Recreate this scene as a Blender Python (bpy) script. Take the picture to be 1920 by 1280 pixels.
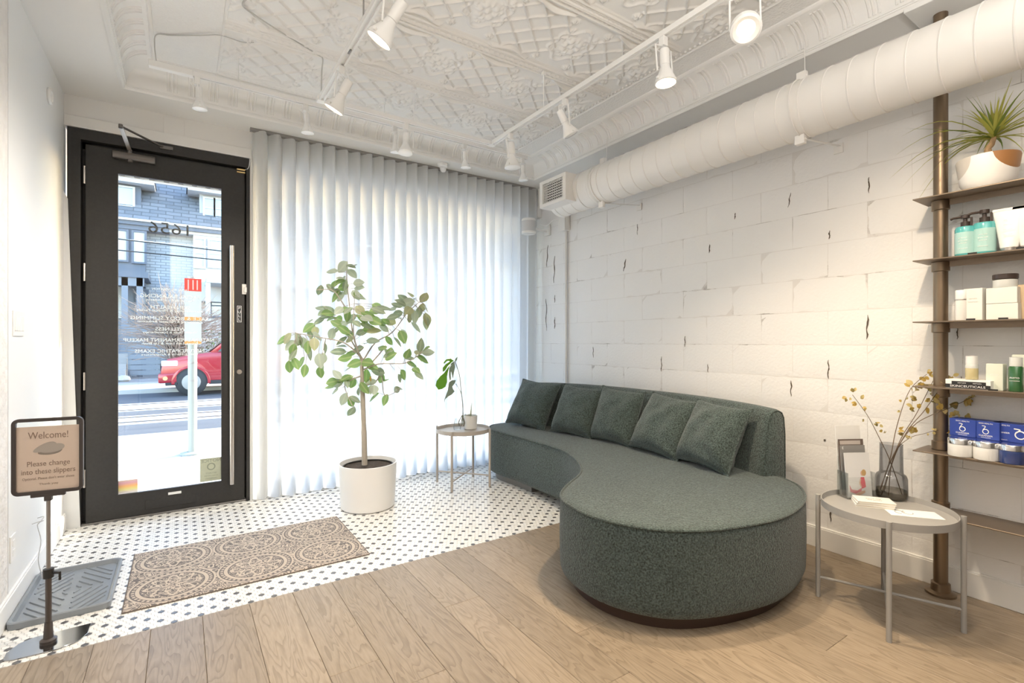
import bpy, bmesh, math, random
from mathutils import Vector, Matrix, noise
R = math.radians
PI = math.pi
rnd = random.Random(7)
scene = bpy.context.scene
COL = scene.collection
for o in list(bpy.data.objects):
    bpy.data.objects.remove(o)

# ------------------------------------------------------------------ camera
F_PX, CAM_H = 930.0, 1.25
YAW = math.atan2(620, F_PX)
cam_d = bpy.data.cameras.new('camera')
cam_d.sensor_width = 36
cam_d.lens = F_PX / 1920 * 36
cam_d.clip_start = 0.05
cam = bpy.data.objects.new('camera', cam_d)
COL.objects.link(cam)
cam.location = (0, 0, CAM_H)
cam.rotation_euler = (PI / 2, 0, -YAW)
scene.camera = cam

# ------------------------------------------------------------------ colour management
vs = scene.view_settings
scene.display_settings.display_device = 'sRGB'
vs.view_transform = 'Standard'
vs.look = 'None'
vs.gamma = 1
vs.use_curve_mapping = False
vs.exposure = 0.77

# ------------------------------------------------------------------ sky and sun
SUN_AZ = Vector((0.955, 0.297, 0)).normalized()
SUN_EL = R(20)
world = bpy.data.worlds.new('sky')
scene.world = world
world.use_nodes = True
wn = world.node_tree
wn.nodes.clear()
wo = wn.nodes.new('ShaderNodeOutputWorld')
wb = wn.nodes.new('ShaderNodeBackground')
sk = wn.nodes.new('ShaderNodeTexSky')
sk.sky_type = 'NISHITA'
sk.sun_disc = False
sk.sun_elevation = SUN_EL
sk.sun_rotation = math.atan2(SUN_AZ.x, SUN_AZ.y)
wb.inputs[1].default_value = 1.0
wn.links.new(sk.outputs[0], wb.inputs[0])
wn.links.new(wb.outputs[0], wo.inputs[0])
sun_d = bpy.data.lights.new('sun', 'SUN')
sun_d.energy = 7.5
sun_d.angle = R(0.6)
sun_d.color = (1.0, 0.93, 0.82)
sun = bpy.data.objects.new('sun', sun_d)
COL.objects.link(sun)
sun_dir = SUN_AZ * math.cos(SUN_EL) + Vector((0, 0, math.sin(SUN_EL)))
sun.rotation_euler = sun_dir.to_track_quat('Z', 'Y').to_euler()
sun.location = (8, 8, 9)

def area_light(name, loc, sx, sy, energy, color, rot=(0, 0, 0)):
    d = bpy.data.lights.new(name, 'AREA')
    d.shape = 'RECTANGLE'
    d.size, d.size_y = sx, sy
    d.energy = energy
    d.color = color
    o = bpy.data.objects.new(name, d)
    COL.objects.link(o)
    o.location = loc
    o.rotation_euler = rot
    return o
# added fill light, unseen behind the camera, aimed up to brighten the ceiling
area_light('added_fill_light', (0.8, -0.45, 2.0), 1.6, 0.6, 50, (1.0, 0.95, 0.88), (PI, 0, 0))


# ------------------------------------------------------------------ helpers
S_, C_ = math.sin(YAW), math.cos(YAW)
def at(u, v, X=None, Y=None, z=None):
    """point of the room seen at photo pixel (u, v) on a known plane"""
    r = (u - 960) / F_PX
    d = Vector((S_ + C_ * r, C_ - S_ * r, (640 - v) / F_PX))
    t = X / d.x if X is not None else (Y / d.y if Y is not None else (z - CAM_H) / d.z)
    return Vector((d.x * t, d.y * t, CAM_H + d.z * t))
def proj(p):
    dep = S_ * p[0] + C_ * p[1]
    if dep < .05: return (-9999, -9999)
    return (960 + F_PX * (C_ * p[0] - S_ * p[1]) / dep, 640 - F_PX * (p[2] - CAM_H) / dep)

class G:
    """collects shapes for ONE mesh"""
    def __init__(s):
        s.v, s.f, s.m = [], [], []
        s.mi = 0
    def add(s, vs_, fs_):
        o = len(s.v)
        s.v += [tuple(v) for v in vs_]
        s.f += [tuple(i + o for i in f) for f in fs_]
        s.m += [s.mi] * len(fs_)
        return s
    def box(s, x0, x1, y0, y1, z0, z1, M=None):
        vs_ = [Vector(p) for p in ((x0,y0,z0),(x1,y0,z0),(x1,y1,z0),(x0,y1,z0),(x0,y0,z1),(x1,y0,z1),(x1,y1,z1),(x0,y1,z1))]
        if M is not None: vs_ = [M @ v for v in vs_]
        return s.add(vs_, [(3,2,1,0),(4,5,6,7),(0,1,5,4),(1,2,6,5),(2,3,7,6),(3,0,4,7)])
    def cbox(s, c, d, M=None):
        T = Matrix.Translation(Vector(c))
        if M is not None: T = T @ M
        return s.box(-d[0]/2, d[0]/2, -d[1]/2, d[1]/2, -d[2]/2, d[2]/2, T)
    def tube(s, pts, r, n=8, cap=True, closed=False):
        pts = [Vector(p) for p in pts]
        k = len(pts)
        rs = r if isinstance(r, (list, tuple)) else [r] * k
        vs_, fs_ = [], []
        up = None
        for i, p in enumerate(pts):
            if closed: d = pts[(i+1) % k] - pts[i-1]
            else: d = pts[min(i+1, k-1)] - pts[max(i-1, 0)]
            d = d.normalized() if d.length > 1e-9 else Vector((0,0,1))
            if up is None:
                up = Vector((0,0,1)) if abs(d.z) < .9 else Vector((1,0,0))
            a = d.cross(up)
            if a.length < 1e-5: a = d.cross(Vector((0.3,1,0.2)))
            a.normalize()
            b = a.cross(d).normalized()
            up = b
            for j in range(n):
                t = 2*PI*j/n
                vs_.append(p + (a*math.cos(t) + b*math.sin(t)) * rs[i])
        rng = k if closed else k-1
        for i in range(rng):
            i2 = (i+1) % k
            for j in range(n):
                j2 = (j+1) % n
                fs_.append((i*n+j, i*n+j2, i2*n+j2, i2*n+j))
        if cap and not closed:
            fs_.append(tuple(range(n-1, -1, -1)))
            fs_.append(tuple((k-1)*n+j for j in range(n)))
        return s.add(vs_, fs_)
    def lathe(s, prof, n=24, c=(0,0,0), M=None, cap0=True, cap1=True):
        """prof: list of (radius, z)"""
        c = Vector(c)
        vs_, fs_ = [], []
        for (r, z) in prof:
            for j in range(n):
                t = 2*PI*j/n
                p = Vector((r*math.cos(t), r*math.sin(t), z))
                if M is not None: p = M @ p
                vs_.append(p + c)
        for i in range(len(prof)-1):
            for j in range(n):
                j2 = (j+1) % n
                fs_.append((i*n+j, i*n+j2, (i+1)*n+j2, (i+1)*n+j))
        if cap0 and prof[0][0] > 1e-6: fs_.append(tuple(range(n-1, -1, -1)))
        if cap1 and prof[-1][0] > 1e-6: fs_.append(tuple((len(prof)-1)*n+j for j in range(n)))
        return s.add(vs_, fs_)
    def prism(s, poly, z0, z1, M=None):
        n = len(poly)
        vs_ = [Vector((p[0], p[1], z0)) for p in poly] + [Vector((p[0], p[1], z1)) for p in poly]
        if M is not None: vs_ = [M @ v for v in vs_]
        fs_ = [tuple(range(n-1, -1, -1)), tuple(range(n, 2*n))] + [(i, (i+1) % n, n+(i+1) % n, n+i) for i in range(n)]
        return s.add(vs_, fs_)
    def quad(s, a, b, c, d):
        return s.add([a, b, c, d], [(0,1,2,3)])
    def grid(s, fn, nu, nv):
        vs_ = [fn(i/nu, j/nv) for j in range(nv+1) for i in range(nu+1)]
        w = nu+1
        return s.add(vs_, [(j*w+i, j*w+i+1, (j+1)*w+i+1, (j+1)*w+i) for j in range(nv) for i in range(nu)])
    def mesh(s, name, mats, bevel=0, seg=1, smooth=True, angle=35, fix=False):
        me = bpy.data.meshes.new(name)
        me.from_pydata([tuple(v) for v in s.v], [], s.f)
        if not isinstance(mats, (list, tuple)): mats = [mats]
        for m in mats: me.materials.append(m)
        if len(mats) > 1: me.polygons.foreach_set('material_index', s.m)
        if bevel or fix:
            bm = bmesh.new()
            bm.from_mesh(me)
            bmesh.ops.recalc_face_normals(bm, faces=bm.faces)
            if bevel:
                es = [e for e in bm.edges if len(e.link_faces) == 2 and e.calc_face_angle(0) > R(40)]
                bmesh.ops.bevel(bm, geom=es, offset=bevel, segments=seg, affect='EDGES', profile=.6, clamp_overlap=True)
            bm.to_mesh(me)
            bm.free()
        if smooth:
            me.shade_smooth()
            me.set_sharp_from_angle(angle=R(angle))
        return me

def obj(name, me, parent=None, loc=None, rot=None):
    o = bpy.data.objects.new(name, me)
    COL.objects.link(o)
    if parent is not None: o.parent = parent
    if loc is not None: o.location = loc
    if rot is not None: o.rotation_euler = rot
    return o
def part(name, g, mat, parent=None, loc=None, rot=None, label=None, **k):
    o = obj(name, g.mesh(name, mat, **k), parent, loc, rot)
    if label: o['label'] = label
    return o
def tag(o, label, cat, group=None):
    o['label'] = label
    o['category'] = cat
    if group: o['group'] = group
    return o
def thing(name, label, cat, loc=(0,0,0), rz=0, group=None):
    o = bpy.data.objects.new(name, None)
    o.empty_display_size = .05
    COL.objects.link(o)
    o.location = loc
    o.rotation_euler = (0, 0, rz)
    return tag(o, label, cat, group)
def struct(o):
    o['kind'] = 'structure'
    return o
def holder(name):
    o = bpy.data.objects.new(name, None)
    COL.objects.link(o)
    return struct(o)
def copy_tree(o, parent=None):
    c = o.copy()
    COL.objects.link(c)
    c.parent = parent
    for ch in o.children: copy_tree(ch, c)
    return c
def text_mesh(body, size, mat, depth=0.0004, align='CENTER', space=1.0):
    cu = bpy.data.curves.new('text', 'FONT')
    cu.body = body
    cu.size = size
    cu.align_x = align
    cu.align_y = 'CENTER'
    cu.extrude = depth
    cu.space_character = space
    cu.resolution_u = 3
    o = bpy.data.objects.new('text', cu)
    COL.objects.link(o)
    dg = bpy.context.evaluated_depsgraph_get()
    me = bpy.data.meshes.new_from_object(o.evaluated_get(dg))
    bpy.data.objects.remove(o)
    bpy.data.curves.remove(cu)
    me.materials.clear()
    me.materials.append(mat)
    return me
def catmull(pts, n, closed=False):
    pts = [Vector(p) for p in pts]
    k = len(pts)
    out = []
    segs = k if closed else k-1
    for i in range(segs):
        p0 = pts[(i-1) % k] if closed or i > 0 else pts[0]
        p1, p2 = pts[i], pts[(i+1) % k]
        p3 = pts[(i+2) % k] if closed or i+2 < k else pts[-1]
        for j in range(n):
            t = j/n
            out.append(0.5*((2*p1)+(p2-p0)*t+(2*p0-5*p1+4*p2-p3)*t*t+(3*p1-p0-3*p2+p3)*t**3))
    if not closed: out.append(pts[-1])
    return out

# ------------------------------------------------------------------ materials
def mat(name, col, rough=.5, metal=0, spec=.5, bump=None, vary=None, emit=None, coat=0, sheen=0):
    """bump=(scale, strength, distance)  vary=(scale, amount)"""
    m = bpy.data.materials.new(name)
    m.use_nodes = True
    nt = m.node_tree
    b = nt.nodes['Principled BSDF']
    b.inputs['Base Color'].default_value = (*col, 1)
    b.inputs['Roughness'].default_value = rough
    b.inputs['Metallic'].default_value = metal
    b.inputs['Specular IOR Level'].default_value = spec
    if coat: b.inputs['Coat Weight'].default_value = coat
    if sheen: b.inputs['Sheen Weight'].default_value = sheen
    tc = nt.nodes.new('ShaderNodeTexCoord')
    if vary:
        n = nt.nodes.new('ShaderNodeTexNoise')
        n.inputs['Scale'].default_value = vary[0]
        n.inputs['Detail'].default_value = 4
        nt.links.new(tc.outputs['Object'], n.inputs['Vector'])
        mx = nt.nodes.new('ShaderNodeMix')
        mx.data_type = 'RGBA'
        a = vary[1]
        mx.inputs[6].default_value = (*[max(0, c*(1-a)) for c in col], 1)
        mx.inputs[7].default_value = (*[min(1, c*(1+a)) for c in col], 1)
        nt.links.new(n.outputs['Fac'], mx.inputs[0])
        nt.links.new(mx.outputs[2], b.inputs['Base Color'])
    if bump:
        n2 = nt.nodes.new('ShaderNodeTexNoise')
        n2.inputs['Scale'].default_value = bump[0]
        n2.inputs['Detail'].default_value = 3
        nt.links.new(tc.outputs['Object'], n2.inputs['Vector'])
        bp = nt.nodes.new('ShaderNodeBump')
        bp.inputs['Strength'].default_value = bump[1]
        bp.inputs['Distance'].default_value = bump[2]
        nt.links.new(n2.outputs['Fac'], bp.inputs['Height'])
        nt.links.new(bp.outputs[0], b.inputs['Normal'])
    if emit:
        b.inputs['Emission Color'].default_value = (*emit[0], 1)
        b.inputs['Emission Strength'].default_value = emit[1]
    return m
def thin_glass(name, tint=(1,1,1), gloss=.06, rough=0.0):
    m = bpy.data.materials.new(name)
    m.use_nodes = True
    nt = m.node_tree
    nt.nodes.clear()
    out = nt.nodes.new('ShaderNodeOutputMaterial')
    t = nt.nodes.new('ShaderNodeBsdfTransparent')
    t.inputs[0].default_value = (*tint, 1)
    g = nt.nodes.new('ShaderNodeBsdfGlossy')
    g.inputs['Roughness'].default_value = rough
    fr = nt.nodes.new('ShaderNodeLayerWeight')
    fr.inputs['Blend'].default_value = gloss * 2
    mr = nt.nodes.new('ShaderNodeMapRange')
    mr.inputs['To Min'].default_value = gloss * .4
    mr.inputs['To Max'].default_value = .6
    nt.links.new(fr.outputs['Fresnel'], mr.inputs['Value'])
    mx = nt.nodes.new('ShaderNodeMixShader')
    nt.links.new(mr.outputs[0], mx.inputs[0])
    nt.links.new(t.outputs[0], mx.inputs[1])
    nt.links.new(g.outputs[0], mx.inputs[2])
    nt.links.new(mx.outputs[0], out.inputs[0])
    return m

WHITE = mat('white_paint', (.86, .86, .85), .55)
WALL_L = mat('left_wall_paint', (.86, .87, .87), .5, bump=(30, .05, .004))
SOFFIT = mat('soffit_paint', (.84, .83, .81), .6)
TIN = mat('tin_paint', (.86, .85, .83), .5)
TRACK = mat('track_white', (.88, .88, .87), .35)
DUCT = mat('duct_paint', (.84, .82, .79), .45)
BLOCK = mat('block_paint', (.85, .84, .83), .6, bump=(55, .35, .006), vary=(3, .02))
PANE = thin_glass('pane_glass', (.97, .985, .98), .05)
BLACKF = mat('black_frame', (.028, .026, .024), .55, bump=(400, .2, .001), vary=(60, .3))
STEEL = mat('brushed_steel', (.62, .58, .54), .35, 1)
BRASS = mat('brass', (.75, .55, .25), .35, 1)
DARKSTEEL = mat('dark_bronze_steel', (.26, .195, .135), .36, .9)
GREYMET = mat('grey_metal', (.36, .35, .34), .45, .6)
BLACKP = mat('black_plastic', (.02, .02, .02), .4)
WHITEP = mat('white_plastic', (.88, .88, .87), .35)
PAPER = mat('white_paper', (.88, .88, .86), .7)
TEXTW = mat('white_lettering', (.95, .95, .95), .6)
TEXTB = mat('black_lettering', (.02, .02, .02), .6)

def principled(m): return m.node_tree.nodes['Principled BSDF']

# ------------------------------------------------------------------ key dimensions
XL, XR, YF, YB = -0.65, 3.23, 4.40, -3.0
ZS, ZC = 2.90, 3.05
YT = 2.665       # line between mosaic and wood

# ================================================================== SETTING
# ---- floor: wood planks + hexagon mosaic
floor = struct(part('floor', G().box(XL-.2, XR+.2, YB-.2, YF+.15, -.12, -.012), mat('subfloor', (.5, .48, .46), .9)))
def wood_mat():
    m = mat('oak_plank', (.5, .42, .33), .42)
    nt = m.node_tree
    b = principled(m)
    tc = nt.nodes.new('ShaderNodeTexCoord')
    oi = nt.nodes.new('ShaderNodeObjectInfo')
    mp = nt.nodes.new('ShaderNodeMapping')
    mp.inputs['Scale'].default_value = (9, 1.1, 1)
    cb = nt.nodes.new('ShaderNodeCombineXYZ')
    ml = nt.nodes.new('ShaderNodeMath'); ml.operation = 'MULTIPLY'; ml.inputs[1].default_value = 37
    nt.links.new(oi.outputs['Random'], ml.inputs[0])
    nt.links.new(ml.outputs[0], cb.inputs[0]); nt.links.new(ml.outputs[0], cb.inputs[1])
    nt.links.new(cb.outputs[0], mp.inputs['Location'])
    nt.links.new(tc.outputs['Object'], mp.inputs['Vector'])
    n1 = nt.nodes.new('ShaderNodeTexNoise'); n1.inputs['Scale'].default_value = 1.3; n1.inputs['Detail'].default_value = 2; n1.inputs['Distortion'].default_value = .5
    nt.links.new(mp.outputs[0], n1.inputs['Vector'])
    fr = nt.nodes.new('ShaderNodeMath'); fr.operation = 'MULTIPLY'; fr.inputs[1].default_value = 13
    fr2 = nt.nodes.new('ShaderNodeMath'); fr2.operation = 'FRACT'
    nt.links.new(n1.outputs['Fac'], fr.inputs[0]); nt.links.new(fr.outputs[0], fr2.inputs[0])
    n2 = nt.nodes.new('ShaderNodeTexNoise'); n2.inputs['Scale'].default_value = 14; n2.inputs['Detail'].default_value = 5
    nt.links.new(mp.outputs[0], n2.inputs['Vector'])
    cr = nt.nodes.new('ShaderNodeValToRGB')
    cr.color_ramp.elements[0].position = 0; cr.color_ramp.elements[0].color = (.25, .195, .138, 1)
    cr.color_ramp.elements[1].position = .5; cr.color_ramp.elements[1].color = (.345, .275, .20, 1)
    nt.links.new(fr2.outputs[0], cr.inputs[0])
    mx = nt.nodes.new('ShaderNodeMix'); mx.data_type = 'RGBA'; mx.blend_type = 'MULTIPLY'
    mx.inputs[0].default_value = .55
    cr2 = nt.nodes.new('ShaderNodeValToRGB')
    cr2.color_ramp.elements[0].position = .3; cr2.color_ramp.elements[0].color = (.72, .70, .68, 1)
    cr2.color_ramp.elements[1].position = .65; cr2.color_ramp.elements[1].color = (1, 1, 1, 1)
    nt.links.new(n2.outputs['Fac'], cr2.inputs[0])
    nt.links.new(cr.outputs[0], mx.inputs[6]); nt.links.new(cr2.outputs[0], mx.inputs[7])
    hv = nt.nodes.new('ShaderNodeHueSaturation')
    mr = nt.nodes.new('ShaderNodeMapRange'); mr.inputs['To Min'].default_value = .88; mr.inputs['To Max'].default_value = 1.1
    nt.links.new(oi.outputs['Random'], mr.inputs['Value']); nt.links.new(mr.outputs[0], hv.inputs['Value'])
    nt.links.new(mx.outputs[2], hv.inputs['Color']); nt.links.new(hv.outputs[0], b.inputs['Base Color'])
    bp = nt.nodes.new('ShaderNodeBump'); bp.inputs['Strength'].default_value = .08; bp.inputs['Distance'].default_value = .002
    nt.links.new(n2.outputs['Fac'], bp.inputs['Height']); nt.links.new(bp.outputs[0], b.inputs['Normal'])
    return m
WOOD = wood_mat()
PW = .19
x = XL - .03
i = 0
while x < XR:
    x1 = min(x + PW, XR)
    y1 = YT
    L = [.95, 1.7, .55, 1.35, 1.05, 1.9, .75][i % 7]
    while y1 > YB:
        y0 = max(y1 - L, YB)
        part('plank', G().box(max(x, XL)+.0006, x1-.0006, y0+.0006, y1-.0006, -.012, 0), WOOD, floor, bevel=.0012)
        y1 = y0
        L = 1.9
    x = x1
    i += 1
# mosaic
TILEW = mat('white_mosaic', (.84, .83, .80), .25, vary=(9, .05))
TILEB = mat('black_mosaic', (.10, .10, .105), .3, vary=(20, .25))
GROUT = mat('mosaic_grout', (.42, .41, .40), .9)
part('grout_bed', G().box(XL, XR, YT, YF+.1, -.012, -.0018), GROUT, floor)
P_ = .0254
RH = P_ * .8660254
rr = P_ / math.sqrt(3) - .0011
hexv = [(math.sin(PI/3*k), math.cos(PI/3*k)) for k in range(6)]
def hex_shape(g, cx, cy):
    vs_ = [(cx+a*rr, cy+b*rr, -.002) for a, b in hexv] + [(cx+a*rr*.985, cy+b*rr*.985, -.0008) for a, b in hexv] + [(cx+a*rr*.9, cy+b*rr*.9, 0) for a, b in hexv]
    g.add(vs_, [(i, (i+1) % 6, 6+(i+1) % 6, 6+i)[::-1] for i in range(6)] + [(6+i, 6+(i+1) % 6, 12+(i+1) % 6, 12+i)[::-1] for i in range(6)] + [(17,16,15,14,13,12)])
tiles = []
j = 0
y = YT + rr + .002
while y < YF + .02 - rr:
    off = (P_/2 if j % 2 else 0)
    k = 0
    x = XL + P_*.55 + off
    while x < XR - P_*.5:
        black = (j % 2 == 0) and ((k % 4 == 0) if (j//2) % 2 == 0 else False)
        if j % 2 == 0:
            # dots every four tiles, alternate dotted rows shifted by two
            sh = 0 if (j//2) % 2 == 0 else 2
            black = (k % 4 == sh)
        tiles.append((x, y, black))
        x += P_
        k += 1
    y += RH
    j += 1
def near_key(t):
    u, v = proj((t[0], t[1], 0))
    d = math.hypot(t[0], t[1])
    return d if (0 < u < 1920 and v < 1280) else 50 + d
tiles.sort(key=near_key)
gt = G(); hex_shape(gt, 0, 0)
mw = gt.mesh('tile', TILEW, angle=30); mb = gt.mesh('tile', TILEB, angle=30)
for (x, y, b) in tiles[:290]:
    obj('tile', mb if b else mw, floor, (x, y, 0))
gt = G()
for (x, y, b) in tiles[290:]:
    gt.mi = 1 if b else 0
    hex_shape(gt, x, y)
o = part('mosaic_tiles', gt, [TILEW, TILEB], floor, angle=30)
o['kind'] = 'stuff'

# ---- ceiling: soffits, cove, pressed tin panels
ceiling = struct(part('ceiling', G().box(XL-.2, XR+.2, YB-.2, YF+.1, 3.10, 3.25), SOFFIT))
CX0, CX1, CYF = -.30, 2.97, 4.05      # lower edge of the cove
def soft(name, *b): part(name, G().box(*b), SOFFIT, ceiling)
soft('soffit', XL, CX0, YB, YF, ZS, 3.10)
soft('soffit', CX1, XR+.05, YB, YF, ZS, 3.10)
soft('soffit', CX0, CX1, CYF, YF, ZS, 3.10)
cove = struct(obj('trim_1', None))
prof = [(-.030, 2.900), (-.030, 2.890), (-.012, 2.884), (-.004, 2.892), (-.004, 2.908)]
for k in range(11):
    a = PI/2*k/10
    prof.append((.004 + .136*(1-math.cos(a)), 2.91 + .125*math.sin(a)))
prof += [(.144, 3.040), (.152, 3.034), (.162, 3.040), (.166, ZC)]
g = G()
vs_ = []
for d, z in prof:
    vs_ += [(CX0+d, YB, z), (CX0+d, CYF-d, z), (CX1-d, CYF-d, z), (CX1-d, YB, z)]
n = len(prof)
fs_ = []
for a in range(n-1):
    for b in range(3):
        fs_.append((a*4+b, (a+1)*4+b, (a+1)*4+b+1, a*4+b+1))
g.add(vs_, fs_)
part('cove_profile', g, TIN, cove, angle=50)
# ribs of the cove: groups of three curved flutes
g = G()
for q in (-.022, 0, .022):
    pts = []
    for k in range(9):
        a = PI/2*(.08+.84*k/8)
        pts.append((.004 + .136*(1-math.cos(a)) - .0005, q, 2.91 + .125*math.sin(a) - .0005))
    g.tube(pts, .0075 if q else .009, 6)
ribm = g.mesh('cove_rib', TIN)
for k in range(40):
    y = 3.80 - k*.118
    if y > .2:
        obj('cove_rib', ribm, cove, (CX1, y, 0), (0, 0, PI))
        if y > 1.6: obj('cove_rib', ribm, cove, (CX0, y, 0))
for k in range(25):
    x = CX0 + .25 + k*.118
    if x < CX1 - .2: obj('cove_rib', ribm, cove, (x, CYF, 0), (0, 0, -PI/2))
# pebbled strip between cove and panels
PEB = mat('pebbled_tin', (.86, .85, .83), .5)
nt = PEB.node_tree
tcn = nt.nodes.new('ShaderNodeTexCoord'); vo = nt.nodes.new('ShaderNodeTexVoronoi'); vo.inputs['Scale'].default_value = 75
bp = nt.nodes.new('ShaderNodeBump'); bp.inputs['Strength'].default_value = .7; bp.inputs['Distance'].default_value = .004
nt.links.new(tcn.outputs['Object'], vo.inputs['Vector']); nt.links.new(vo.outputs['Distance'], bp.inputs['Height'])
nt.links.new(bp.outputs[0], principled(PEB).inputs['Normal'])
PX0, PX1, PY1 = .205, 2.63, 3.84
g = G()
g.box(CX0+.13, PX0, YB, CYF-.13, ZC, ZC+.03).box(PX1, CX1-.13, YB, CYF-.13, ZC, ZC+.03).box(PX0, PX1, PY1, CYF-.13, ZC, ZC+.03)
part('pebbled_strip', g, PEB, ceiling)
g = G()
g.tube([(PX0, YB, ZC), (PX0, PY1, ZC), (PX1, PY1, ZC), (PX1, YB, ZC)], .011, 8)
part('bead_moulding', g, TIN, ceiling)
g = G()
for k in range(int((PY1-.2)/.035)):
    g.lathe([(0, -.012), (.008, -.010), (.011, 0)], 6, (PX1-.024, PY1-.02-k*.035, ZC), cap1=False)
for k in range(int((PX1-PX0)/.035)):
    g.lathe([(0, -.012), (.008, -.010), (.011, 0)], 6, (PX0+.02+k*.035, PY1-.024, ZC), cap1=False)
o = part('bead_row', g, TIN, ceiling); o['kind'] = 'stuff'
# pressed tin panel, a height field shared by all panels
PNX, PNY = .59, .61
NR = random.Random(3)
petals = []
def gauss(d, w): return math.exp(-(d/w)**2)
blobs = []
for k in range(26):
    a = NR.random()*2*PI; r_ = .03 + NR.random()*.11
    blobs.append((r_*math.cos(a)*.9, r_*math.sin(a)*1.25, NR.uniform(.006, .013), NR.uniform(.004, .011)))
def panel_h(u, v):
    au, av = abs(u), abs(v)
    h = 0
    # diamond lattice in the middle
    if au < .225 and av < .215 and au*.9 + av < .31:
        s1, s2 = (u*.95+v), (u*.95-v)
        pit = .147
        for s in (s1, s2):
            d = abs((s/pit - round(s/pit))*pit)
            h = max(h, .0095*gauss(d, .0068))
    # straight mouldings at the long joints
    for c, w, hh in ((.301, .006, .009), (.284, .004, .005), (.268, .008, .008), (.250, .004, .004)):
        h = max(h, hh*gauss(av-c, w))
    h += .006*max(0, min(1, (av-.245)/.02))
    # little square studs along the joint
    sx = (u/.037 - round(u/.037))*.037
    h += .004*gauss(sx, .006)*gauss(av-.2925, .006)
    # long scroll beside the lattice
    c = .226 - .018*math.cos(min(au/.14, 1)*PI)
    if au < .15: h = max(h, .017*gauss(av-c, .013)*min(1, (.15-au)/.03))
    # rosettes at the scroll ends
    d = math.hypot(au-.17, av-.195)
    th = math.atan2(av-.195, au-.17)
    h = max(h, .014*gauss(d-.014, .009)*(.65+.35*math.cos(5*th)) + .012*gauss(d, .007))
    # flower cluster on the short joints
    du = .295-au
    d = math.hypot(du, v*.8)
    th = math.atan2(v, du)
    if d < .17:
        h = max(h, .016*gauss(d-.045, .02)*(.45+.55*abs(math.cos(3.5*th))) , .015*gauss(d, .018))
        for bx, by, w, hh in blobs:
            h = max(h, hh*gauss(math.hypot(du-abs(bx)*1.1, v-by), w))
        h = max(h, .008*gauss(d-.118+.014*math.cos(6*th), .008))
    return h
NU, NV = 110, 114
gp = G()
gp.grid(lambda a, b: Vector(((a-.5)*PNX, (b-.5)*PNY, -1.3*panel_h((a-.5)*PNX, (b-.5)*PNY))), NU, NV)
gp.f = [f[::-1] for f in gp.f]
panm = gp.mesh('tin_panel', TIN, angle=80)
for ix in range(4):
    for iy in range(6):
        cx_, cy_ = 2.27 - .59*ix, 3.535 - .61*iy
        obj('tin_panel', panm, ceiling, (cx_, cy_, ZC))
soft('plain_panel', PX0-.02, PX1+.02, YB, .18, ZC, ZC+.03)
soft('plain_panel', 2.565, PX1+.02, .18, PY1+.01, ZC, ZC+.03)

# ---- walls
wall_right = struct(part('wall_right', G().box(XR+.0035, XR+.25, YB, YF+.1, 0, 3.1), None or mat('block_mortar', (.83, .82, .81), .8)))
mm = bpy.data.materials['block_mortar']
nt = mm.node_tree
tcn = nt.nodes.new('ShaderNodeTexCoord')
nz = nt.nodes.new('ShaderNodeTexNoise'); nz.inputs['Scale'].default_value = 3.2; nz.inputs['Detail'].default_value = 6; nz.inputs['Roughness'].default_value = .7
nt.links.new(tcn.outputs['Object'], nz.inputs['Vector'])
cr = nt.nodes.new('ShaderNodeValToRGB')
e = cr.color_ramp.elements
e[0].position = .55; e[0].color = (.76, .74, .72, 1)
e[1].position = .72; e[1].color = (.16, .13, .11, 1)
nt.links.new(nz.outputs['Fac'], cr.inputs[0]); nt.links.new(cr.outputs[0], principled(mm).inputs['Base Color'])
BL, BH = .4125, .203
def block_mesh(L, seed):
    r_ = random.Random(seed)
    g = G()
    gap = .0017
    y0, y1, z0, z1 = -L/2+gap, L/2-gap, gap, BH-gap
    ny, nz_ = 8, 4
    def pt(a, b):
        yy = y0+(y1-y0)*a; zz = z0+(z1-z0)*b
        ed = min(a, 1-a)*L; ez = min(b, 1-b)*BH
        e_ = min(ed, ez)
        dx = 0 if e_ > .001 else .003
        jy = 0 if 0 < a < 1 else r_.uniform(-.0014, .0014)
        jz = 0 if 0 < b < 1 else r_.uniform(-.0010, .0010)
        return Vector((dx + r_.uniform(-.0006, .0006), yy+jy, zz+jz))
    g.grid(pt, ny, nz_)
    g.f = [f[::-1] for f in g.f]
    # short returns into the joint
    k = len(g.v)
    ring = [i for i in range(ny+1)] + [(j+1)*(ny+1)-1 for j in range(1, nz_+1)] + [nz_*(ny+1)+i for i in range(ny-1, -1, -1)] + [j*(ny+1) for j in range(nz_-1, 0, -1)]
    back = [(.006, g.v[i][1], g.v[i][2]) for i in ring]
    base = len(g.v)
    g.v += back
    m_ = len(ring)
    for i in range(m_):
        g.f.append((ring[i], ring[(i+1) % m_], base+(i+1) % m_, base+i)); g.m.append(0)
    return g.mesh('block', BLOCK, angle=60, fix=False)
bms = [block_mesh(BL, s) for s in range(6)]
for c in range(15):
    z0 = .011 + BH*c
    if z0 > 2.85: break
    off = BL/2 if c % 2 == 0 else 0       # joints at 2.458 on odd courses
    for k in range(-4, 7):
        yc = 2.458 + BL/2 + off + BL*(k-2)
        if yc - BL/2 > YF or yc < -1.0: continue
        o = obj('block', bms[rnd.randrange(6)], wall_right, (XR + rnd.uniform(-.0007, .0007), yc, z0), (0, rnd.uniform(-.0012, .0012), rnd.uniform(-.001, .001)))
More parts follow.
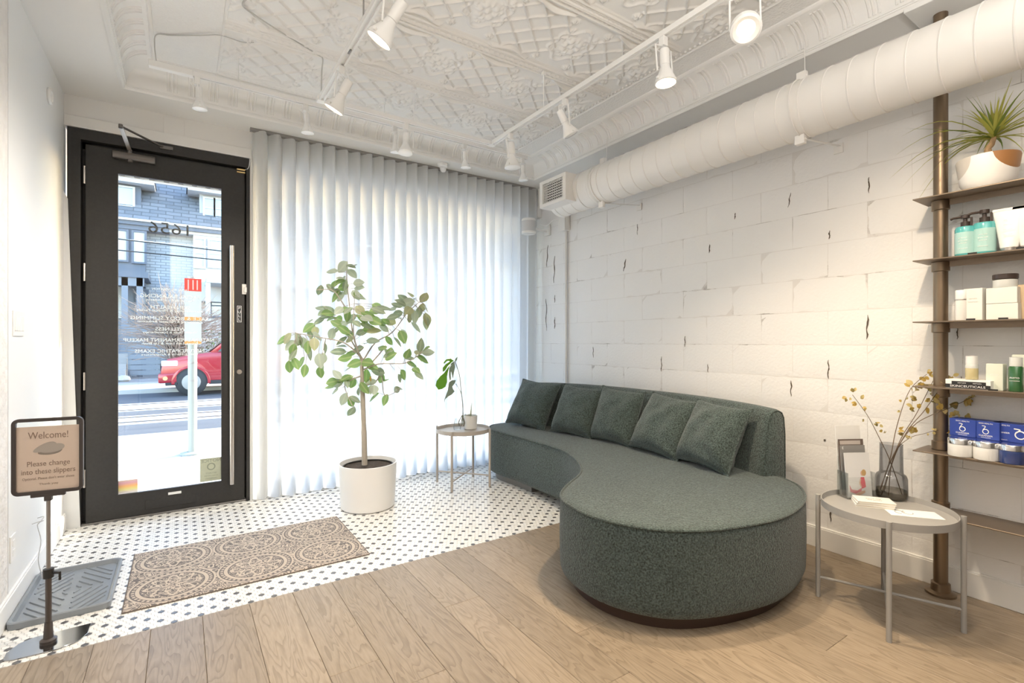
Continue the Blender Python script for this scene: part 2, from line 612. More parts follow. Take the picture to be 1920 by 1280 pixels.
# chipped paint patches along joints
CHIP = mat('bare_block_chip', (.11, .085, .065), .9, vary=(80, .5))
def chip(u, v, w, h, lean=0):
    p = at(u, v, X=XR-.0022)
    dep = S_*p.x + C_*p.y
    hh = h/F_PX*dep/2; ww = max(.0013, w/F_PX*dep/2*.6)
    pts = []
    nn = 11
    for s_ in (1, -1):
        for k in range(nn):
            t = -1 + 2*k/(nn-1)
            if s_ < 0: t = -t
            wd = ww*(1-abs(t)**3)*rnd.uniform(.15, 1.0) + .0003
            pts.append((s_*wd + (lean*t + .05*math.sin(t*5+u))*hh, t*hh))
    M = Matrix(((0, 0, 1, p.x), (-1, 0, 0, p.y), (0, 1, 0, p.z), (0, 0, 0, 1)))
    o = part('paint_chip', G().prism(pts, -.0006, .003, M), CHIP, wall_right, smooth=False)
for c in ((1171,497,5,22,.25),(1555,440,5,16,.05),(1629,347,5,30,.0),(1626,613,7,46,.05),(1553,692,5,36,.02),(1378,405,4,12,.1),(1330,466,4,16,.05),
          (1483,728,4,30,.02),(1240,682,3,28,.02),(1480,375,3,26,.15),(1039,505,4,50,.04),(1026,480,3,40,.1),(1040,605,4,22,0),(1024,590,3,60,0),(1546,825,9,4,0),(1755,640,3,30,0),
          (1803,720,5,30,0),(1795,625,4,22,0),(1557,965,6,24,0),(1284,640,2,20,0),(1112,660,2,20,0),(1327,690,2,16,0),(1195,430,2,20,0),(1040,560,3,14,0)):
    chip(*c)
BASE = mat('baseboard_paint', (.85, .84, .82), .4)
g = G().box(XR-.016, XR+.02, YB, YF, 0, .118).box(XR-.012, XR+.02, YB, YF, .118, .126)
struct(part('baseboard_right', g, BASE, bevel=.002))

wall_left = struct(part('wall_left', G().box(XL-.2, XL, 3.125, YF+.3, 0, 3.1), WALL_L))
g = G().box(XL-.2, XL, YB, 3.115, 0, 3.1)
part('rough_wall', g, mat('rough_white_wall', (.82, .80, .78), .7, bump=(22, .8, .02), vary=(12, .12)), wall_left)
part('wall_joint', G().box(XL-.2, XL-.006, 3.11, 3.13, 0, 3.1), mat('wall_joint_grey', (.35, .32, .30), .9), wall_left)  # dark grey strip set back in the joint between rough and smooth wall
g = G().box(XL, XL+.014, YB, YF-.02, 0, .105).box(XL, XL+.010, YB, YF-.02, .105, .115)
struct(part('baseboard_left', g, WHITE, bevel=.002))

wall_back = struct(part('wall_back', G().box(XL-.2, XR+.25, YB-.2, YB, 0, 3.1), mat('rear_wall_paint', (.22, .21, .20), .6)))

# ---- window wall: header, pier, door, window
FX0, FX1 = -.634, .449      # outer edges of the door frame
WX0, WX1 = .56, 3.14
g = G()
g.box(XL, XR+.05, YF, YF+.22, 2.765, 3.1)
g.box(FX1, WX0, YF, YF+.06, 0, 2.66)
g.box(WX1, XR+.05, YF, YF+.22, 0, 2.66)
wall_front = struct(part('wall_front', g, SOFFIT))
part('header_board', G().box(XL, .46, YF-.012, YF+.1, 2.69, 2.765).box(FX1, XR+.05, YF, YF+.1, 2.66, 2.765), SOFFIT, wall_front, bevel=.003)
g = G().box(-.107, .02, YF-.006, YF+.01, 2.745, 2.885)
cover = part('box_cover', g, SOFFIT, bevel=.002, smooth=False)
tag(cover, 'square white blank cover plate above the black door', 'cover plate')

# door frame (structure) and door leaf
door = holder('door_1')
JD = .07
g = G()
g.box(FX0, -.565, YF-.005, YF+JD, 0, 2.685)
g.box(.425, FX1, YF-.005, YF+JD, 0, 2.685)
g.box(-.565, .425, YF-.005, YF+JD, 2.615, 2.685)
g.box(-.570, -.520, YF+.062, YF+.085, 0, 2.62).box(.395, .430, YF+.062, YF+.085, 0, 2.62).box(-.570, .430, YF+.062, YF+.085, 2.57, 2.62)
part('door_frame', g, BLACKF, door, smooth=False)
part('threshold', G().box(-.565, .425, YF+.0, YF+.12, -.012, .012), mat('threshold_metal', (.25, .24, .23), .4, .8), door, bevel=.003)
LX0, LX1, LZ0, LZ1 = -.541, .413, .014, 2.59
GX0, GX1, GZ0, GZ1 = -.38, .268, .165, 2.435
YD = YF + .012
leaf = obj('door_leaf', None, door)
g = G()
g.box(LX0, GX0, YD, YD+.05, LZ0, LZ1).box(GX1, LX1, YD, YD+.05, LZ0, LZ1)
g.box(GX0, GX1, YD, YD+.05, LZ0, GZ0).box(GX0, GX1, YD, YD+.05, GZ1, LZ1)
part('rails', g, BLACKF, leaf, smooth=False)
g = G()
for a, b, c, d in ((GX0, GX0+.012, GZ0, GZ1), (GX1-.012, GX1, GZ0, GZ1), (GX0+.012, GX1-.012, GZ0, GZ0+.012), (GX0+.012, GX1-.012, GZ1-.012, GZ1)):
    g.box(a, b, YD-.004, YD+.02, c, d)
part('glazing_bead', g, BLACKF, leaf, smooth=False)
part('pane', G().box(GX0, GX1, YD+.022, YD+.028, GZ0, GZ1), PANE, leaf, smooth=False)
g = G().box(-.215, .093, YD-.004, YD+.01, .045, .112)
part('mail_slot_plate', g, BLACKF, leaf, bevel=.002)
g = G().tube([(.323, YD-.055, .155), (.323, YD-.055, 1.985)], .0145, 16)
for z in (.38, 1.76): g.tube([(.323, YD-.055, z), (.323, YD, z)], .010, 12)
part('pull_handle', g, STEEL, leaf)
part('keyhole', G().tube([(.377, YD-.012, 1.013), (.377, YD, 1.013)], .018, 20), STEEL, leaf)
for z in (2.38, 1.72, .98, .32):
    part('hinge', G().tube([(LX0-.006, YD-.006, z-.06), (LX0-.006, YD-.006, z+.06)], .007, 10), STEEL, door)
g = G().box(.395, .43, YD-.012, YD+.02, 1.62, 1.70).box(.408, .428, YD-.02, YD, 1.635, 1.675)
part('strike_plate', g, mat('pale_metal', (.72, .70, .66), .4, .3), door, bevel=.002)
g = G().box(.36, .418, YD-.010, YD+.01, 2.588, 2.60).box(.36, .418, YD-.010, YD+.01, 2.568, 2.578)
part('door_contact', g, BRASS, door, bevel=.001)
part('contact_wire', G().tube(catmull([(.418, YD-.006, 2.60), (.437, YD-.02, 2.61), (.447, YD-.02, 2.66), (.45, YD-.014, 2.75)], 5), .0025, 6), WHITEP, door)
# door closer: body on the leaf, two arms up to the frame
cl = thing('door_closer', 'grey overhead door closer with folded arm at top of black door', 'door closer', (-.27, YD, 2.54))
CLM = mat('closer_metal', (.17, .155, .145), .35, .8)
g = G().tube([(-.125, -.035, .005), (.115, -.035, .005)], .026, 18).box(-.12, .11, -.03, 0, -.02, .03)
part('closer_body', g, CLM, cl, bevel=.002)
part('spindle', G().tube([(-.03, -.035, -.035), (-.03, -.035, .05)], .017, 14), CLM, cl)
A0 = Vector((-.03, -.037, .045)); A1 = Vector((-.06, -.30, .115)); A2 = Vector((.16, -.025, .115))
def flatbar(g, a, b, w, t):
    d = (b-a).normalized(); sd = d.cross(Vector((0,0,1))).normalized()
    up = sd.cross(d)
    vs_ = []
    for p in (a, b):
        for s1, s2 in ((-1,-1),(1,-1),(1,1),(-1,1)): vs_.append(p + sd*w*s1 + up*t*s2)
    g.add(vs_, [(3,2,1,0),(4,5,6,7),(0,1,5,4),(1,2,6,5),(2,3,7,6),(3,0,4,7)])
g = G(); flatbar(g, A0, A1, .012, .004); part('main_arm', g, STEEL, cl)
g = G(); flatbar(g, A1, A2, .008, .004); g.lathe([(.012, -.012), (.012, .012)], 10, A1); part('link_arm', g, CLM, cl)
part('arm_shoe', G().box(A2.x-.02, A2.x+.06, -.035, -.015, A2.z-.012, A2.z+.012), CLM, cl, bevel=.002)

# lettering on the door glass, to be read from the street
def door_text(body, px, py, size, m, fit=None):
    p = at(px, py, Y=YD+.03)
    me = text_mesh(body, size, m)
    w = max(v.co.x for v in me.vertices) - min(v.co.x for v in me.vertices)
    if fit:
        s = fit/w
        for v in me.vertices: v.co.x *= s
    o = obj('door_lettering', me, leaf, (p.x, YD+.0295, p.z), (PI/2, 0, PI))
    return o
door_text('1656', 320, 430, .115, TEXTB, .245)
X32 = 320
for body, py, w in (('FACIAL BALANCING', 556, .36), ('SKIN HEALTH', 576.5, .24), ('FACE & BODY SLIMMING', 597, .47), ('WELLNESS', 617, .185), ('NATURAL PERMANENT MAKEUP', 637.5, .55), ('NATUROPATHIC EXAMS', 658, .42)):
    door_text(body, X32, py, .036, TEXTW, w)
for body, py, w in (('FACIAL REJUVENATION', 543, .22), ('Dermal Fillers & Radiesse', 563, .29), ('Microneedling & Medical Facials', 582.5, .40), ('Contouring & Masseter Reduction', 603, .39), ('Vitamin Shots & Sclerotherapy', 623, .33), ('Brows, Lash Liner & Lip Blush', 643.5, .34), ('Testing, Herbs & Acupuncture', 664, .35)):
    door_text(body, X32, py, .024, TEXTW, w)
# notice stickers on the glass
def sticker(name, x0, x1, z0, z1, m, label, cat='sticker'):
    o = part(name, G().box(x0, x1, YD+.0205, YD+.0218, z0, z1), m, smooth=False)
    return tag(o, label, cat)
nst = sticker('notice_sticker', .118, .262, .185, .36, mat('faded_green_paper', (.50, .53, .40), .7, vary=(25, .12)), 'faded green notice sticker at lower right of door glass')
o = obj('lettering', text_mesh('NOTICE', .036, mat('faded_ink', (.28, .31, .24), .7)), nst, (.19, YD+.0202, .34), (PI/2, 0, PI)); o.scale = (1, 1, -1)
for k, (b_, s_) in enumerate((('SECURITY', .016), ('ALARM SYSTEM', .013), ('ON PREMISES', .013))):
    o = obj('lettering', text_mesh(b_, s_, bpy.data.materials['faded_ink']), nst, (.19, YD+.0202, .245-.02*k), (PI/2, 0, PI)); o.scale = (1, 1, -1)
part('emblem', G().lathe([(.02, 0), (.028, 0), (.028, .0004), (.02, .0004)], 20, (.19, YD+.0203, .295), Matrix.Rotation(PI/2, 4, 'X'), False, False), bpy.data.materials['faded_ink'], nst)
RB = mat('rainbow_sticker', (.8, .6, .4), .6)
nt = RB.node_tree; tcn = nt.nodes.new('ShaderNodeTexCoord'); sp = nt.nodes.new('ShaderNodeSeparateXYZ'); cr = nt.nodes.new('ShaderNodeValToRGB')
nt.links.new(tcn.outputs['Generated'], sp.inputs[0]); nt.links.new(sp.outputs[2], cr.inputs[0]); nt.links.new(cr.outputs[0], principled(RB).inputs['Base Color'])
e = cr.color_ramp.elements; e[0].color = (.9, .85, .8, 1); e[0].position = .1; e[1].color = (.75, .6, .5, 1); e[1].position = 1
for p_, c_ in ((.3, (.85, .78, .3, 1)), (.55, (.9, .5, .2, 1)), (.8, (.75, .4, .5, 1))):
    q = e.new(p_); q.color = c_
sticker('rainbow_sticker', -.368, -.26, .178, .27, RB, 'pastel rainbow sticker at lower left of door glass')
lb = part('price_label', G().box(-.08, .0, YD-.0012, YD, .128, .146), PAPER, smooth=False)
tag(lb, 'small white label strip on bottom rail of black door', 'label')
ps = part('pull_sign', G().box(.361, .393, YD-.0015, YD, 1.40, 1.53), BLACKP, smooth=False)
tag(ps, 'narrow black PULL sign beside the long door handle', 'sign')
g = G()
for a, b, c, d in ((.362,.392,1.401,1.404),(.362,.392,1.526,1.529),(.362,.365,1.404,1.526),(.389,.392,1.404,1.526)): g.box(a, b, YD-.0022, YD-.0015, c, d)
part('sign_border', g, TEXTW, ps, smooth=False)
for k, ch in enumerate('PULL'):
    obj('letter', text_mesh(ch, .03, TEXTW), ps, (.377, YD-.002, 1.509-.0295*k), (PI/2, 0, 0))

# tapered wedge between left wall and door frame, stand-in for an unidentified pale strip
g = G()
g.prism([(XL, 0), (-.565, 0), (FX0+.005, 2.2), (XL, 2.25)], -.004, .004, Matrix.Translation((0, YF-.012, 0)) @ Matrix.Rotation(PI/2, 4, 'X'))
struct(part('pale_wedge', g, mat('wedge_pale_grey', (.72, .72, .71), .5), fix=True))

# window frame behind the curtain
win = holder('window_1')
g = G()
WZ0, WZ1 = .10, 2.62
g.box(WX0, WX1, YF+.02, YF+.12, 0, WZ0).box(WX0, WX1, YF+.02, YF+.12, WZ1, 2.70)
g.box(WX0, WX0+.05, YF+.02, YF+.12, WZ0, WZ1).box(WX1-.05, WX1, YF+.02, YF+.12, WZ0, WZ1)
part('window_frame', g, BLACKF, win, smooth=False)
part('pane', G().box(WX0+.05, WX1-.05, YF+.06, YF+.068, WZ0, WZ1), PANE, win, smooth=False)

# ---- sheer curtain
def sheer():
    m = bpy.data.materials.new('sheer_voile')
    m.use_nodes = True
    nt = m.node_tree
    nt.nodes.clear()
    out = nt.nodes.new('ShaderNodeOutputMaterial')
    d = nt.nodes.new('ShaderNodeBsdfDiffuse'); d.inputs[0].default_value = (.90, .90, .89, 1)
    t = nt.nodes.new('ShaderNodeBsdfTranslucent'); t.inputs[0].default_value = (.86, .87, .87, 1)
    tr = nt.nodes.new('ShaderNodeBsdfTransparent')
    m1 = nt.nodes.new('ShaderNodeMixShader'); m1.inputs[0].default_value = .72
    nt.links.new(d.outputs[0], m1.inputs[1]); nt.links.new(t.outputs[0], m1.inputs[2])
    m2 = nt.nodes.new('ShaderNodeMixShader'); m2.inputs[0].default_value = .13
    nt.links.new(m1.outputs[0], m2.inputs[1]); nt.links.new(tr.outputs[0], m2.inputs[2])
    nt.links.new(m2.outputs[0], out.inputs[0])
    return m
VOILE = sheer()
CXA, CXB, CYC = .442, 3.172, 4.315
cur = thing('sheer_curtain', 'floor-length white sheer curtain with wave pleats across the shop window', 'curtain', (CXA, CYC, 0))
NP = 26
def cpt(a, b):
    x = a*(CXB-CXA)
    z = .018 + .006*math.sin(a*40) + b*(ZS-.022-.018)
    ph = a*NP*2*PI
    amp = .026 + .020*b + .012*noise.noise(Vector((a*9, b*1.5, 3)))
    w = math.sin(ph + .5*math.sin(ph)) * amp
    w += .014*(1-b)*noise.noise(Vector((a*14, b*2, 9)))
    xx = x + .012*math.cos(ph)*(.5+.5*b)
    return Vector((max(0, min(CXB-CXA, xx)), w, z))
g = G().grid(cpt, NP*14, 26)
part('cloth', g, VOILE, cur, angle=180)
part('curtain_track', G().box(0, CXB-CXA, -.02, .02, ZS-.022, ZS), mat('curtain_track_grey', (.30, .29, .28), .5), cur)  # narrow track in its own dark grey

# ================================================================== DUCT AND FIXTURES ON THE RIGHT
DX, DZ, DR = 2.825, 2.515, .153
duct = thing('spiral_duct', 'big white spiral ventilation duct running below the ceiling on the block wall', 'duct', (DX, 0, DZ))
g = G().tube([(0, YB+.02, 0), (0, 3.44, 0)], DR, 40, cap=False)
g.tube([(0, YB+.02, 0), (0, 3.435, 0)], DR-.004, 40)
part('duct_tube', g, DUCT, duct)
sg = G()
pts = []
for k in range(41):
    a = 2*PI*k/40
    pts.append((DR*math.cos(a), .058*(k/40-.5), DR*math.sin(a)))
sg.tube(pts, .0042, 6)
seam = sg.mesh('seam_ring', DUCT)
for k in range(30):
    obj('seam_ring', seam, duct, (0, 3.30-.116*k, 0))
# collar at the end, thicker
part('end_collar', G().tube([(0, 3.40, 0), (0, 3.445, 0)], DR+.004, 40), DUCT, duct)
part('joint_collar', G().tube([(0, 2.93, 0), (0, 2.98, 0)], DR+.003, 40, cap=False), DUCT, duct)
for y in (1.37, 2.90):
    br = obj('strap_bracket', None, duct, (0, y, 0))
    g = G().tube([((DR+.004)*math.cos(2*PI*k/36), 0, (DR+.004)*math.sin(2*PI*k/36)) for k in range(36)], .004, 6, closed=True)
    part('strap', g, DUCT, br)
    for s, ang in ((1, R(95)), (1, R(-100))):
        d = Vector((math.cos(ang), 0, math.sin(ang)))
        c = d*(DR+.022)
        g = G().cbox(c, (.028, .05, .05))
        g.tube([c + Vector((0, -.03, 0)), c + Vector((0, .03, 0))], .008, 8)
        part('strap_lug', g, DUCT, br, bevel=.002)
    d = Vector((math.cos(R(-100)), 0, math.sin(R(-100))))*(DR+.01)
    g = G()
    flatbar(g, d, Vector((XR-DX-.004, -.01, -.115)), .008, .002)
    g.box(XR-DX-.008, XR-DX, -.028, .022, -.155, -.10)
    part('wall_arm', g, DUCT, br)
    g = G(); g.tube([(.02, 0, DR), (.05, .02, ZS-DZ)], .0025, 6)
    part('ceiling_hanger', g, DUCT, br)
vent = obj('vent_box', None, duct, (2.60-DX, 3.29, 2.52-DZ))
g = G()
g.box(0, .26, -.175, .175, -.112, -.085).box(0, .26, -.175, .175, .085, .112)
g.box(0, .26, -.175, -.135, -.085, .085).box(0, .26, .135, .175, -.085, .085)
part('plenum', g, DUCT, vent, smooth=False)
part('plenum_back', G().box(.05, .06, -.135, .135, -.085, .085), mat('vent_dark', (.03, .028, .026), .8), vent, smooth=False)
for k in range(8):
    z = -.075 + .0215*k
    part('louvre', G().cbox((.016, 0, z), (.010, .27, .0045), Matrix.Rotation(R(22), 4, 'Y')), DUCT, vent, smooth=False)
for k in range(11):
    part('louvre_bar', G().box(.004, .007, -.12+.024*k-.0022, -.12+.024*k+.0022, -.085, .085), DUCT, vent, smooth=False)

# loudspeaker, junction box and conduit at the far end of the block wall
sp = thing('wall_speaker', 'small round white speaker bracketed to the block wall beside the curtain', 'speaker', (2.98, 4.16, 2.435))
g = G().lathe([(.03, -.078), (.068, -.078), (.074, -.072), (.072, .07), (.066, .078), (.03, .078)], 28)
part('speaker_body', g, WHITEP, sp)
part('grille', G().lathe([(.0745, -.055), (.0745, .052)], 28, cap0=False, cap1=False), mat('speaker_cloth', (.66, .67, .69), .8), sp)
g = G().tube(catmull([(.06, -.02, -.01), (.13, -.03, -.03), (.19, -.01, -.02), (.245, -.01, -.02)], 5), .014, 8).box(.225, .249, -.05, .03, -.07, .04)
part('wall_mount', g, WHITEP, sp)
jb = thing('junction_box', 'white junction box with vertical conduit beside the small wall speaker', 'junction box', (XR, 3.84, 2.43))
part('box_body', G().box(-.07, 0, -.045, .045, -.075, .075), SOFFIT, jb, bevel=.004)
part('box_lid', G().box(-.076, -.07, -.05, .05, -.08, .08), SOFFIT, jb, bevel=.002)
part('conduit', G().tube([(-.02, 0, -2.31), (-.02, 0, -.07)], .0135, 12), SOFFIT, jb)
part('feed_cable', G().tube(catmull([(-.06, .04, .03), (-.10, .10, .045), (-.14, .16, .0), (-.17, .24, .02)], 5), .005, 6), WHITEP, jb)
jb2 = part('receptacle_box', G().box(-.05, 0, -.035, .035, -.06, .06).box(-.056, -.05, -.03, .03, -.05, .05), SOFFIT, None, (XR, 4.30, 2.64), bevel=.003)
tag(jb2, 'small white receptacle box high on the block wall at the curtain edge', 'outlet box')
part('riser', G().tube([(-.02, -.01, .06), (-.02, -.01, .255)], .012, 8), SOFFIT, jb2)

# dome camera on the soffit
cm = thing('dome_camera', 'small white dome security camera on the ceiling above the curtain', 'security camera', (2.02, 4.19, ZS))
part('camera_base', G().lathe([(.048, 0), (.05, -.012), (.044, -.026), (.03, -.03)], 24), WHITEP, cm)
Mc = Matrix.Rotation(R(42), 4, Vector((-.5, -.8, 0)).cross(Vector((0,0,-1))).normalized())
part('camera_eye', G().lathe([(.0, -.064), (.02, -.064), (.027, -.055), (.03, -.03), (.028, -.008)], 20, (0, 0, -.012), Matrix.Rotation(R(50), 4, Vector((.8, -.5, 0)))), WHITEP, cm)
part('lens', G().lathe([(0, -.0655), (.015, -.065), (.017, -.060)], 16, (0, 0, -.012), Matrix.Rotation(R(50), 4, Vector((.8, -.5, 0)))), BLACKP, cm)

# left wall: switch, outlet, door chime
sw = thing('light_switch', 'white four-gang light switch plate on the left wall', 'switch', (XL, 3.275, 1.335))
part('switch_plate', G().box(0, .006, -.085, .085, -.06, .06), WHITEP, sw, bevel=.002)
for k in range(4):
    part('rocker', G().box(.005, .010, -.062+.04*k-.014, -.062+.04*k+.014, -.035, .035), WHITEP, sw, bevel=.002)
ou = thing('wall_outlet', 'white double wall outlet low on the left wall', 'outlet', (XL, 3.18, .30))
part('outlet_plate', G().box(0, .006, -.04, .04, -.06, .06), WHITEP, ou, bevel=.002)
for z in (-.022, .022):
    part('socket', G().box(.005, .008, -.016, .016, z-.015, z+.015), WHITEP, ou, bevel=.002)
ch = thing('door_chime', 'small round white sensor ring high on the left wall', 'sensor', (XL, 3.93, 2.69))
MY = Matrix.Rotation(PI/2, 4, 'Y')
part('chime_ring', G().lathe([(.045, 0), (.05, .008), (.045, .018), (.03, .018), (.028, .010), (0, .010)], 24, M=MY, cap1=False), WHITEP, ch)
tw = part('bare_wire', G().tube(catmull([(-.60, 3.50, .02), (-.615, 3.49, .12), (-.605, 3.49, .22), (-.62, 3.50, .30), (-.59, 3.46, .33), (-.63, 3.44, .325)], 5), .0022, 5)
          .tube(catmull([(-.62, 3.50, .30), (-.60, 3.53, .33), (-.63, 3.56, .32)], 4), .0018, 5), mat('thin_wire_grey', (.55, .55, .55), .5))
tag(tw, 'thin bare twig-like wire rising beside the grey boot tray at left wall', 'wire')

# ================================================================== TRACK LIGHTS
RZ = 2.775
t1 = thing('track_rail', 'white U-shaped lighting track hung on rods below the tin ceiling', 'track', (0, 0, 0))
def rail(g, a, b, z, w=.018, h=.018):
    a = Vector((*a, z)); b = Vector((*b, z))
    d = (b-a).normalized(); s = d.cross(Vector((0,0,1)))
    for off, ww, z0, z1 in ((0, w, 0, h), (-w*.72, w*.28, -h*.55, 0), (w*.72, w*.28, -h*.55, 0)):
        vs_ = []
        for p in (a, b):
            for q, zz in ((off-ww, z0), (off+ww, z0), (off+ww, z1), (off-ww, z1)):
                vs_.append(p + s*q + Vector((0, 0, zz)))
        g.add(vs_, [(3,2,1,0),(4,5,6,7),(0,1,5,4),(1,2,6,5),(2,3,7,6),(3,0,4,7)])
for a, b in (((.735, .9), (.735, 3.26)), ((.735, 3.28), (2.0, 3.28)), ((2.0, .7), (2.0, 3.26))):
    g = G(); rail(g, a, b, RZ); part('rail', g, TRACK, t1, smooth=False)
part('corner_joint', G().box(.71, .76, 3.255, 3.305, RZ-.012, RZ+.02), TRACK, t1, bevel=.002)
part('corner_joint', G().box(1.975, 2.025, 3.255, 3.305, RZ-.012, RZ+.02), TRACK, t1, bevel=.002)
for x, y in ((1.36, 3.28), (2.0, 2.62), (.735, 2.4), (2.0, 1.3)):
    r_ = part('hanging_rod', G().tube([(x, y, RZ+.015), (x, y, ZC-.004)], .004, 8), GREYMET if x < 1 else TRACK, t1)
    part('ceiling_clip', G().box(x-.045, x+.045, y-.01, y+.01, ZC-.016, ZC-.002).box(x-.012, x+.012, y-.012, y+.012, ZC-.035, ZC-.012), TRACK, r_, bevel=.002)
part('slot', G().tube([(.735, 2.62, RZ-.003), (.735, 2.66, RZ-.003)], .006, 6), GREYMET, t1)
RZ2 = 2.865
t2 = thing('track_rail', 'straight white lighting track parallel to the curtain along the cove', 'track', (0, 0, 0))
g = G(); rail(g, (-.13, 3.575), (2.54, 3.575), RZ2); part('rail', g, TRACK, t2, smooth=False)
part('end_feed', G().box(-.16, .06, 3.555, 3.595, RZ2-.014, RZ2+.022), TRACK, t2, bevel=.003)
for x in (.3, 1.25, 2.3):
    part('hanging_rod', G().tube([(x, 3.575, RZ2+.01), (x, 3.575, ZC-.004)], .004, 6), TRACK, t2)

LIT = mat('lit_lamp_face', (1, .9, .7), .4, emit=((1.0, .80, .52), 3.2))
OFFL = mat('lamp_glass_face', (.93, .93, .92), .15)
def lamp(x, y, z, tilt, az, label, lit, kind='cone', s=1.0, col=(1.0, .80, .56)):
    """gimbal track lamp: tilt from straight down, az = direction the face turns to"""
    t = thing('track_light', label, 'track light', (x, y, z), 0, 'white track lights under the ceiling')
    part('adapter', G().box(-.016, .016, -.016, .016, -.055, -.008), TRACK, t, bevel=.002)
    ax = Vector((math.cos(az), math.sin(az), 0))
    side = Vector((0, 0, 1)).cross(ax)
    piv = Vector((0, 0, -.055 - .115*s)) + ax*.012
    g = G()
    for q in (-1, 1):
        g.tube([Vector((0, 0, -.052)), side*q*.052*s + Vector((0, 0, -.062)), side*q*.052*s + piv*.98 + Vector((0, 0, -.02))], .0038*s, 6)
    part('yoke', g, TRACK, t)
    M = Matrix.Rotation(-tilt, 4, side)
    if kind == 'cone':
        part('socket', G().lathe([(0, .098*s), (.021*s, .098*s), (.0215*s, .03*s), (.0205*s, .026*s)], 18, piv, M), TRACK, t)
        b = part('reflector', G().lathe([(.0205*s, .025*s), (.022*s, .012*s), (.034*s, -.018*s), (.047*s, -.045*s), (.0485*s, -.056*s), (.044*s, -.058*s)], 22, piv, M, cap1=False), TRACK, t)
        part('lamp_face', G().lathe([(.0445*s, -.0565*s), (.02*s, -.060*s), (0, -.061*s)], 22, piv, M), LIT if lit else OFFL, t)
        g = G()
        for q in (-1, 1): g.tube([piv + M @ (side*q*.040*s + Vector((0,0,-.045*s))), piv + M @ (side*q*.058*s + Vector((0,0,-.045*s)))], .006*s, 8)
        part('gimbal_knob', g, TRACK, t)
    else:
        part('heat_sink', G().lathe([(0, .05*s), (.022*s, .05*s), (.030*s, .01*s), (.045*s, 0)], 22, piv, M, cap1=False), TRACK, t)
        part('ring', G().lathe([(.045*s, .004*s), (.052*s, 0), (.054*s, -.03*s), (.046*s, -.034*s), (.032*s, -.026*s)], 26, piv, M, cap1=False), TRACK, t)
        part('lamp_face', G().lathe([(.034*s, -.026*s), (.0, -.027*s)], 22, piv, M), LIT if lit else OFFL, t)
    if lit:
        d = bpy.data.lights.new('track_lamp_glow', 'SPOT')
        d.energy = lit
        d.color = col
        d.spot_size = R(125)
        d.spot_blend = .8
        d.shadow_soft_size = .04
        o = bpy.data.objects.new('track_lamp_glow', d)
        COL.objects.link(o)
        o.parent = t
        dirv = M @ Vector((0, 0, -1))
        o.location = piv + dirv*.075*s
        o.rotation_euler = dirv.to_track_quat('-Z', 'Y').to_euler()
    if kind == 'cone':
        part('lead_wire', G().tube(catmull([piv + M @ Vector((0, .01, .09*s)), piv + ax*-.05 + Vector((0,0,.12*s)), Vector((.005, 0, -.05))], 5), .003, 5), TRACK, t)
    return t
LE = 60
lamp(.735, 2.03, RZ, R(34), R(140), 'lit cone track light nearest the camera on the left rail', LE*.8, s=1.2, col=(1.0, .91, .80))
lamp(.735, 2.80, RZ, R(30), R(140), 'lit cone track light near the left corner of the U-shaped track', LE*.8, s=1.15, col=(1.0, .91, .80))
lamp(1.30, 3.28, RZ, R(14), R(-120), 'cone track light beside the hanging rod on the front rail of the U-shaped track', 0, s=1.0)
lamp(2.0, 3.02, RZ, R(4), R(-60), 'straight-down cone track light nearest the right corner of the U-shaped track', 0, s=1.2)
lamp(2.0, 2.40, RZ, R(28), R(-20), 'tilted unlit cone track light in the middle of the right rail', 0, s=1.05)
lamp(2.0, 1.64, RZ, R(3), R(-90), 'lit cone track light pointing straight down on the right rail', LE*1.15, s=1.1)
lamp(2.0, .72, RZ, R(22), R(-5), 'added lit cone track light out of view, aimed at the pipe shelf', LE*.6, s=1.1)  # extra lamp added out of view to brighten the shelf and near table
lamp(2.0, 1.21, RZ, R(38), R(-140), 'round lit disc track light at top of photo on the right rail', LE*1.4, 'disc', 1.15)
for k, (x, w) in enumerate(((.08, 'leftmost'), (.70, 'second from left'), (1.325, 'third from left'), (1.915, 'second from right'), (2.49, 'rightmost'))):
    lamp(x, 3.575, RZ2, R(2), 0, w+' of the five small lights on the straight track along the cove', 0, s=.85)
wr = part('ceiling_wire', G().tube(catmull([(-.12, 3.575, RZ2+.01), (-.13, 3.575, 2.98), (-.12, 3.55, 3.035), (-.05, 3.53, 3.045), (.09, 3.42, 3.036), (.19, 3.36, 3.04), (.30, 3.36, 3.038), (.36, 3.33, 3.04)], 8), .0036, 6), mat('wire_grey_white', (.55, .54, .52), .5))
tag(wr, 'loose white wire from the straight track end across the tin ceiling', 'wire')
wr = part('ceiling_wire', G().tube(catmull([(.735, 3.275, RZ+.015), (.738, 3.275, 2.95), (.74, 3.26, 3.03), (.70, 3.24, 3.037), (.52, 3.14, 3.032), (.34, 3.04, 3.034), (.27, 2.98, 3.034), (.30, 2.86, 3.035), (.34, 2.6, 3.035), (.36, 2.2, 3.035)], 8), .0042, 6), bpy.data.materials['wire_grey_white'])
tag(wr, 'white cable from the left corner of the U-shaped track over the tin ceiling', 'wire')

